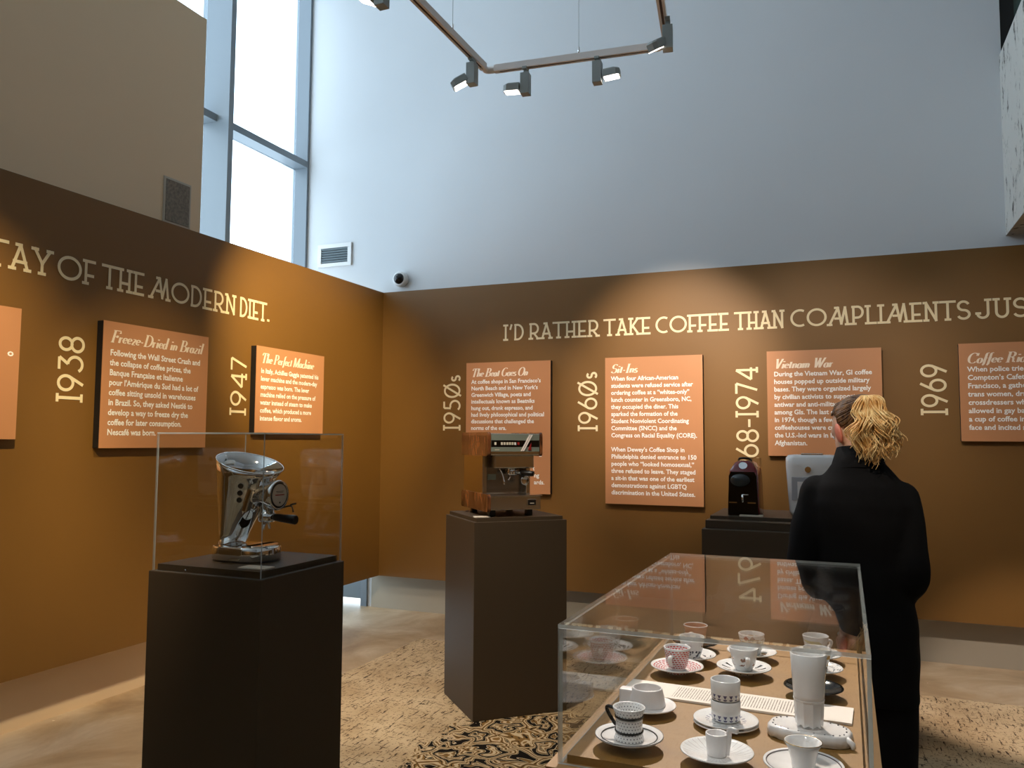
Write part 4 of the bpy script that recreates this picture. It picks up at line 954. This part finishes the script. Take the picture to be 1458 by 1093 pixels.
t = thing('tall_tumbler', 'very tall white tumbler with a faceted foot standing on a scalloped oblong dish', 'cup', P_(-.069, 1.555), 0, G)
dz = .022
cup(t, [(.0255, .044), (.0258, .052), (.0278, .086), (.0302, .122)], M_CER, z=dz, wall=.003)   # upper beaker
b = bm_(); n_ = 10; rg = []
for z, r, dip in ((0, .0225, .0), (.004, .0228, 0), (.024, .0242, 0), (.041, .0250, 0), (.0445, .0262, 1), (.0455, .0263, 1)):
    ring = []
    for i in range(n_ * 4):
        a = 2 * PI * i / (n_ * 4); k = (i % 4) / 4.0; fac = 1 - (0 if dip else .05 * math.sin(PI * k))
        ring.append(Vector((r * fac * math.cos(a), r * fac * math.sin(a), z + dz + (.004 * math.sin(PI * k) if z < .001 else 0))))
    rg.append(ring)
loft(b, rg, 0, True, False); obj('faceted_foot', b, M_CER, t)
t = thing('scalloped_dish', 'oblong white dish with scalloped skirt and small blue dots under the tall tumbler', 'dish', P_(-.069, 1.555), -.12, None)
def dish_ring(hx, hy, z, sc=0.0, zs=0.0, n=64):
    out = []
    for i in range(n):
        a = 2 * PI * i / n; c_, s_ = math.cos(a), math.sin(a)
        e = .55; x = hx * math.copysign(abs(c_) ** .8, c_); y = hy * math.copysign(abs(s_) ** .62, s_)
        w_ = math.sin(a * 18); out.append(Vector((x * (1 + sc * w_), y * (1 + sc * w_), z + zs * w_)))
    return out
b = bm_(); loft(b, [dish_ring(.070, .042, .003, .012, .002), dish_ring(.068, .040, .017, .006), dish_ring(.064, .036, .0205), dish_ring(.058, .032, .0195), dish_ring(.02, .012, .0193)], 0, True, True); obj('dish_body', b, M_CER, t)
for i in range(22):
    a = 2 * PI * i / 22; c_, s_ = math.cos(a), math.sin(a)
    x = .060 * math.copysign(abs(c_) ** .8, c_); y = .0345 * math.copysign(abs(s_) ** .62, s_)
    b = bm_(); tube(b, [(x, y, .0188), (x, y, .0212)], .0013, 8); obj('dot', b, M_GREYL, t)
b = bm_(); tube(b, [(.062, -.018, .014), (.072, -.022, .008), (.073, -.024, .001)], [.006, .005, .003], 8); obj('dish_spout', b, M_CER, t)

t = cupthing('flared white cup with gold rim on a grey-ringed saucer, front right', -.072, 1.396)
saucer(t, .0595, rim=[(.90, .925, M_GREYL)])
cup(t, [(.016, 0), (.017, .003), (.0185, .014), (.0225, .030), (.0285, .040)], M_CER)
b = bm_(); tube(b, circ((0, 0, .0453), .0278, n=40) + [circ((0, 0, .0453), .0278, n=40)[0]], .0006, 6, cap=False); obj('gold_rim', b, M_GOLD, t)
loop_handle(t, .0235, .018, .036, math.radians(75))
t = cupthing('white espresso cup with pale ribbon print, rearmost on the right', -.076, 2.125)
saucer(t, .057, pattern_mat('grey_speck_saucer', lin(130, 130, 130), 'dot', su=30, sv=9, lo=.4, hi=.95)); cone_cup(t, pattern_mat('ribbon_cup', lin(200, 190, 140), 'blot', su=3, sv=2, lo=.2, hi=.8), math.radians(40))
t = cupthing('white espresso cup with gold drawing on a grey-patterned saucer behind the tall tumbler', -.07, 1.995)
saucer(t, .054, pattern_mat('scribble_saucer', lin(110, 120, 126), 'blot', su=14, sv=12, lo=.3, hi=.95)); cone_cup(t, pattern_mat('gold_drawing_cup', lin(190, 150, 80), 'blot', su=9, sv=5, lo=.2, hi=.8), math.radians(80), rim=.031)
t = cupthing('mirrored silver cup on a glossy black saucer hidden behind the tall tumbler', -.072, 1.836)
saucer(t, .0575, M_BLKG); cone_cup(t, M_CHROME, math.radians(100), rim=.027, h=.046)

# ------------------------------------------------------------------ the visitor
random.seed(4)
PX, PY = .035, 2.78
per = thing('person', 'woman with a curly blonde ponytail in a long black jacket, seen from behind', 'person', (PX, PY, .010), 0)
def ell(c, rx, ry, rz, n=20, m=14, rot=None):
    b2 = bmesh.new(); bmesh.ops.create_uvsphere(b2, u_segments=n, v_segments=m, radius=1)
    for v in b2.verts:
        p = Vector((v.co.x * rx, v.co.y * ry, v.co.z * rz)); v.co = (rot @ p if rot else p) + Vector(c)
    return b2
def chain(b, pts, rs, sx=1.0, n=16):
    sp = smooth_path(pts, 4); rr = []
    for i in range(len(sp)):
        u = i / 4; k = min(int(u), len(rs) - 2); rr.append(rs[k] + (rs[k + 1] - rs[k]) * (u - k))
    tube(b, sp, rr, n, sx=sx)
    for p, r in ((sp[0], rr[0]), (sp[-1], rr[-1])): merge(b, ell(p, r * .98, r * .98, r * .98, 12, 8), 0)
def remeshed(name, b, m, vox, parent, sm=4, extra=None):
    bmesh.ops.recalc_face_normals(b, faces=b.faces)
    me = bpy.data.meshes.new('tmp'); b.to_mesh(me); b.free(); o = bpy.data.objects.new('tmp', me); COL.objects.link(o)
    r = o.modifiers.new('r', 'REMESH'); r.mode = 'VOXEL'; r.voxel_size = vox; r.use_smooth_shade = True
    s = o.modifiers.new('s', 'SMOOTH'); s.factor = .5; s.iterations = sm
    bpy.context.view_layer.update(); dg = bpy.context.evaluated_depsgraph_get()
    me2 = bpy.data.meshes.new_from_object(o.evaluated_get(dg)); bpy.data.objects.remove(o)
    me2.name = name; me2.materials.clear()
    for mm in (m if isinstance(m, list) else [m]): me2.materials.append(mm)
    for p in me2.polygons: p.use_smooth = True
    q = bpy.data.objects.new(name, me2); COL.objects.link(q); q.parent = parent; return q
def torso_ring(z, cx, cy, rx, ry, n=28):
    return [Vector((cx + rx * math.copysign(abs(math.cos(a)) ** .85, math.cos(a)), cy + ry * math.copysign(abs(math.sin(a)) ** .85, math.sin(a)), z)) for a in [2 * PI * i / n for i in range(n)]]
# head frame: turned to her left and bowed
HR = Matrix.Rotation(math.radians(38), 3, 'Z') @ Matrix.Rotation(math.radians(-20), 3, 'X')
HC = Vector((.002, .035, 1.528))
def hp(x, y, z): return HC + HR @ Vector((x, y, z))
b = bm_()
merge(b, ell(HC + HR @ Vector((0, -.012, .022)), .072, .088, .080, rot=HR), 0)
merge(b, ell(HC + HR @ Vector((0, .030, -.030)), .056, .056, .070, rot=HR), 0)      # face
merge(b, ell(HC + HR @ Vector((0, .052, -.082)), .026, .026, .020, rot=HR), 0)      # chin
merge(b, ell(HC + HR @ Vector((0, .060, .018)), .05, .022, .026, rot=HR), 0)        # brow
tube(b, [hp(0, .080, .012), hp(0, .098, -.018), hp(0, .104, -.032), hp(0, .084, -.040)], [.006, .010, .013, .008], 8)   # nose
tube(b, [hp(-.018, .080, -.060), hp(0, .087, -.058), hp(.018, .080, -.060)], [.004, .007, .004], 8)      # lips
for s in (-1, 1):
    merge(b, ell(hp(s * .074, -.004, -.012), .009, .019, .030, rot=HR @ Matrix.Rotation(s * .3, 3, 'Z')), 0)
chain(b, [(0.005, -.012, 1.36), (.003, .0, 1.44), (-.002, .02, 1.51)], [.058, .048, .050])
loft(b, [torso_ring(z, 0.006, cy, rx, ry) for z, cy, rx, ry in ((.84, .01, .150, .10), (.92, .0, .155, .105), (1.02, .0, .125, .085), (1.10, .0, .115, .082), (1.22, .0, .13, .095), (1.30, -.01, .130, .08), (1.35, -.01, .095, .06), (1.40, -.01, .055, .05))])
SH = {-1: Vector((-.118, -.01, 1.338)), 1: Vector((.122, -.01, 1.325))}
EL = {-1: Vector((-.166, -.02, 1.10)), 1: Vector((.140, -.045, 1.085))}
WR = {-1: Vector((-.10, .20, 1.02)), 1: Vector((.12, .17, .985))}
for s in (-1, 1):
    chain(b, [SH[s] + Vector((-s * .01, 0, -.02)), (SH[s] + EL[s]) / 2, EL[s], (EL[s] + WR[s]) / 2, WR[s]], [.034, .040, .036, .032, .023])
    # palm and five fingers, loosely curled in front of the waist
    d = Vector((-s * .55, .75, -.1)).normalized(); up = Vector((0, 0, 1)); sd = d.cross(up).normalized()
    p = WR[s]; pc = p + d * .045
    for k in range(4):
        o_ = sd * (k - 1.5) * .019; ln = (.062, .074, .070, .056)[k]
        a_ = pc + d * .035 + o_; tube(b, [p + o_ * .6, pc + o_, a_, a_ + d * ln * .45 - up * .004, a_ + d * ln * .75 - up * .02, a_ + d * ln * .85 - up * .04], [.015, .0135, .0095, .0085, .008, .007], 8)
    th_ = sd * (-s) * .02
    tube(b, [p + d * .015 + th_, p + d * .04 + th_ * 2.0 - up * .008, p + d * .065 + th_ * 2.2 - up * .02, p + d * .085 + th_ * 1.9 - up * .03], [.012, .011, .0095, .008], 8)
    chain(b, [(s * .078, .0, .88), (s * .08, .0, .66), (s * .082, .005, .46), (s * .085, -.01, .28), (s * .088, -.02, .08)], [.085, .070, .052, .048, .034])
    chain(b, [(s * .088, -.035, .045), (s * .092, .06, .035), (s * .098, .14, .022)], [.032, .032, .022])
body = remeshed('body', b, M_SKIN, .0075, per, 3)
# the ears get their own reddish skin colour; eyes for completeness
for s in (-1, 1):
    b = bm_(); merge(b, ell(hp(s * .028, .071, .002), .010, .008, .007, 10, 8), 0); obj('eye', b, M_WHITE, per)
M_EAR = mat('flushed_skin', lin(206, 120, 98), 0.5)
for s in (-1, 1):
    b = bm_(); merge(b, ell(hp(s * .078, -.008, -.012), .009, .021, .032, rot=HR @ Matrix.Rotation(s * .35, 3, 'Z')), 0)
    for v in b.verts: pass
    tag(obj('ear', b, M_EAR, per), 'reddish ear')
# jacket
b = bm_()
loft(b, [torso_ring(z, cx, cy, rx, ry, 32) for z, cx, cy, rx, ry in ((.70, .012, .01, .150, .120), (.80, .010, .01, .152, .122), (.92, .008, .005, .155, .122), (1.02, .008, .0, .142, .112), (1.12, .010, .0, .138, .108), (1.24, .010, -.005, .152, .112), (1.30, .008, -.012, .158, .106), (1.355, .006, -.012, .132, .092), (1.395, .006, -.006, .100, .075), (1.445, .004, .0, .066, .062))])
for s in (-1, 1):
    SW = WR[s] * .93 + EL[s] * .07
    chain(b, [SH[s] + Vector((s * .004, 0, -.004)), (SH[s] + EL[s]) / 2 + Vector((s * .006, -.01, 0)), EL[s], (EL[s] + SW) / 2, SW], [.052, .053, .052, .050, .044], n=20)
tube(b, [(EL[1] + Vector((-.03, .04, -.05))), (EL[1] + Vector((-.045, .07, -.08)))], [.05, .04], 12)
jk = remeshed('jacket', b, M_CLOTH, .009, per, 4)
# fold relief in the cloth
for v in jk.data.vertices:
    c = v.co; k = math.sin(c.z * 42 + math.sin(c.x * 30) * 1.3) * .5 + math.sin(c.z * 23 + c.x * 40) * .5
    n_ = v.normal; v.co = c + n_ * k * .0028
b = bm_(); rr = []
for zz, rx, ry, oy in ((1.425, .068, .066, 0), (1.475, .060, .060, .002), (1.482, .064, .064, .002), (1.43, .080, .076, -.002), (1.415, .088, .082, -.002)):
    rr.append([Vector((.003 + rx * math.cos(a), .005 + oy + ry * math.sin(a), zz - .010 * (1 + math.sin(a)))) for a in [PI * (-1.28) + PI * 1.56 * i / 24 for i in range(25)]])
loft(b, rr, 0, False, True, False); obj('collar', b, M_CLOTH, per)
b = bm_()
for s in (-1, 1):
    chain(b, [(s * .072, .0, .90), (s * .078, .0, .66), (s * .08, .005, .46), (s * .082, -.01, .28), (s * .085, -.015, .10)], [.088, .078, .068, .066, .068], n=20)
merge(b, ell((0, .0, .88), .14, .105, .10), 0)
remeshed('trousers', b, M_TROU, .011, per, 4)
for s in (-1, 1):
    b = bm_(); chain(b, [(s * .088, -.045, .05), (s * .092, .05, .045), (s * .098, .15, .032)], [.042, .044, .030]); 
    box(b, s * .09 - .038, s * .09 + .038, -.085, .175, .0, .018, bev=.006)
    remeshed('shoe', b, M_BLKG, .008, per, 2)
# hair: cap with an occiput, then the ponytail of curls
b = bm_()
b2 = bmesh.new(); bmesh.ops.create_uvsphere(b2, u_segments=40, v_segments=28, radius=1)
kill = []
for v in b2.verts:
    c = v.co.copy()
    lim = -.05 if c.y > .35 else (-.28 + .5 * max(0, c.y) if abs(c.x) > .55 else -.55 - .25 * max(0, -c.y))
    if c.y > .1: lim = .30 + .4 * (c.y - .1)
    if c.z < lim: kill.append(v)
    g_ = 1 + .012 * math.sin(math.atan2(c.x, c.z) * 34)
    v.co = HC + HR @ (Vector((c.x * .0795 * g_, -.014 + c.y * .097, .024 + c.z * .087 * g_)))
bmesh.ops.delete(b2, geom=kill, context='VERTS')
bmesh.ops.recalc_face_normals(b2, faces=b2.faces)
bmesh.ops.solidify(b2, geom=list(b2.faces), thickness=.006)
for f in b2.faces: f.smooth = True
merge(b, b2, 0); obj('hair', b, M_HAIR, per)
root = Vector((.030, -.055, 1.634))
b = bm_()
for k in range(70):   # strands drawn back over the skull to the tie
    a = random.uniform(-1.9, 1.5); e = random.uniform(.0, .05)
    d0 = HC + HR @ Vector((math.sin(a) * .080, .040 - abs(a) * .04, .024 + math.cos(a) * .086))
    d1 = HC + HR @ Vector((math.sin(a) * .070, -.062, .030 + math.cos(a) * .070))
    tube(b, smooth_path([d0, d1, root + Vector((random.uniform(-.01, .01), .004, -.004))], 6), .0022, 4)
obj('drawn_back_strands', b, M_HAIR, per)
b = bm_(); tube(b, [root + Vector((-.004, .016, -.020)), root + Vector((.000, -.002, -.006))], .013, 14); obj('hair_tie', b, M_HAIR, per)
b = bm_()
for lock in range(46):
    u = (lock + .5) / 46; dp = random.random()
    ex = -.040 + .126 * u; ln = .160 + .055 * math.sin(PI * min(1, max(0, (u + .12) * .9))) - .03 * random.random()
    ph0 = random.uniform(0, 6.28); cf0 = random.uniform(1.6, 3.0); am0 = random.uniform(.007, .013); tw = random.choice((-1, 1))
    for k in range(7):
        ph = ph0 + random.uniform(-.35, .35); cf = cf0 * random.uniform(.96, 1.04); am = am0 * random.uniform(.8, 1.2); ox = random.gauss(0, .0035); oy = random.gauss(0, .003)
        ll = ln * random.uniform(.86, 1.06); pts = []; N_ = 26
        for i in range(N_):
            s_ = i / (N_ - 1)
            x = (ex + ox * 1.5) * s_ ** .62 * (1 + .10 * math.sin(PI * s_)) + ox * .6
            y = -.012 * math.sin(PI * s_) - (.008 + .045 * dp) * min(1, s_ * 1.8) + oy
            z = .014 * math.sin(PI * min(1, s_ * 3.0)) - ll * s_ ** 1.15
            amp = am * min(1, s_ * 2.0)
            pts.append(root + Vector((x + amp * math.cos(ph + tw * cf * 6.28 * s_), y + amp * .8 * math.sin(ph + tw * cf * 6.28 * s_), z)))
        r = random.uniform(.0014, .0028)
        tube(b, pts, [r * (1 - .6 * (i / (N_ - 1)) ** 2) for i in range(N_)], 5)
obj('ponytail', b, M_PONY, per)
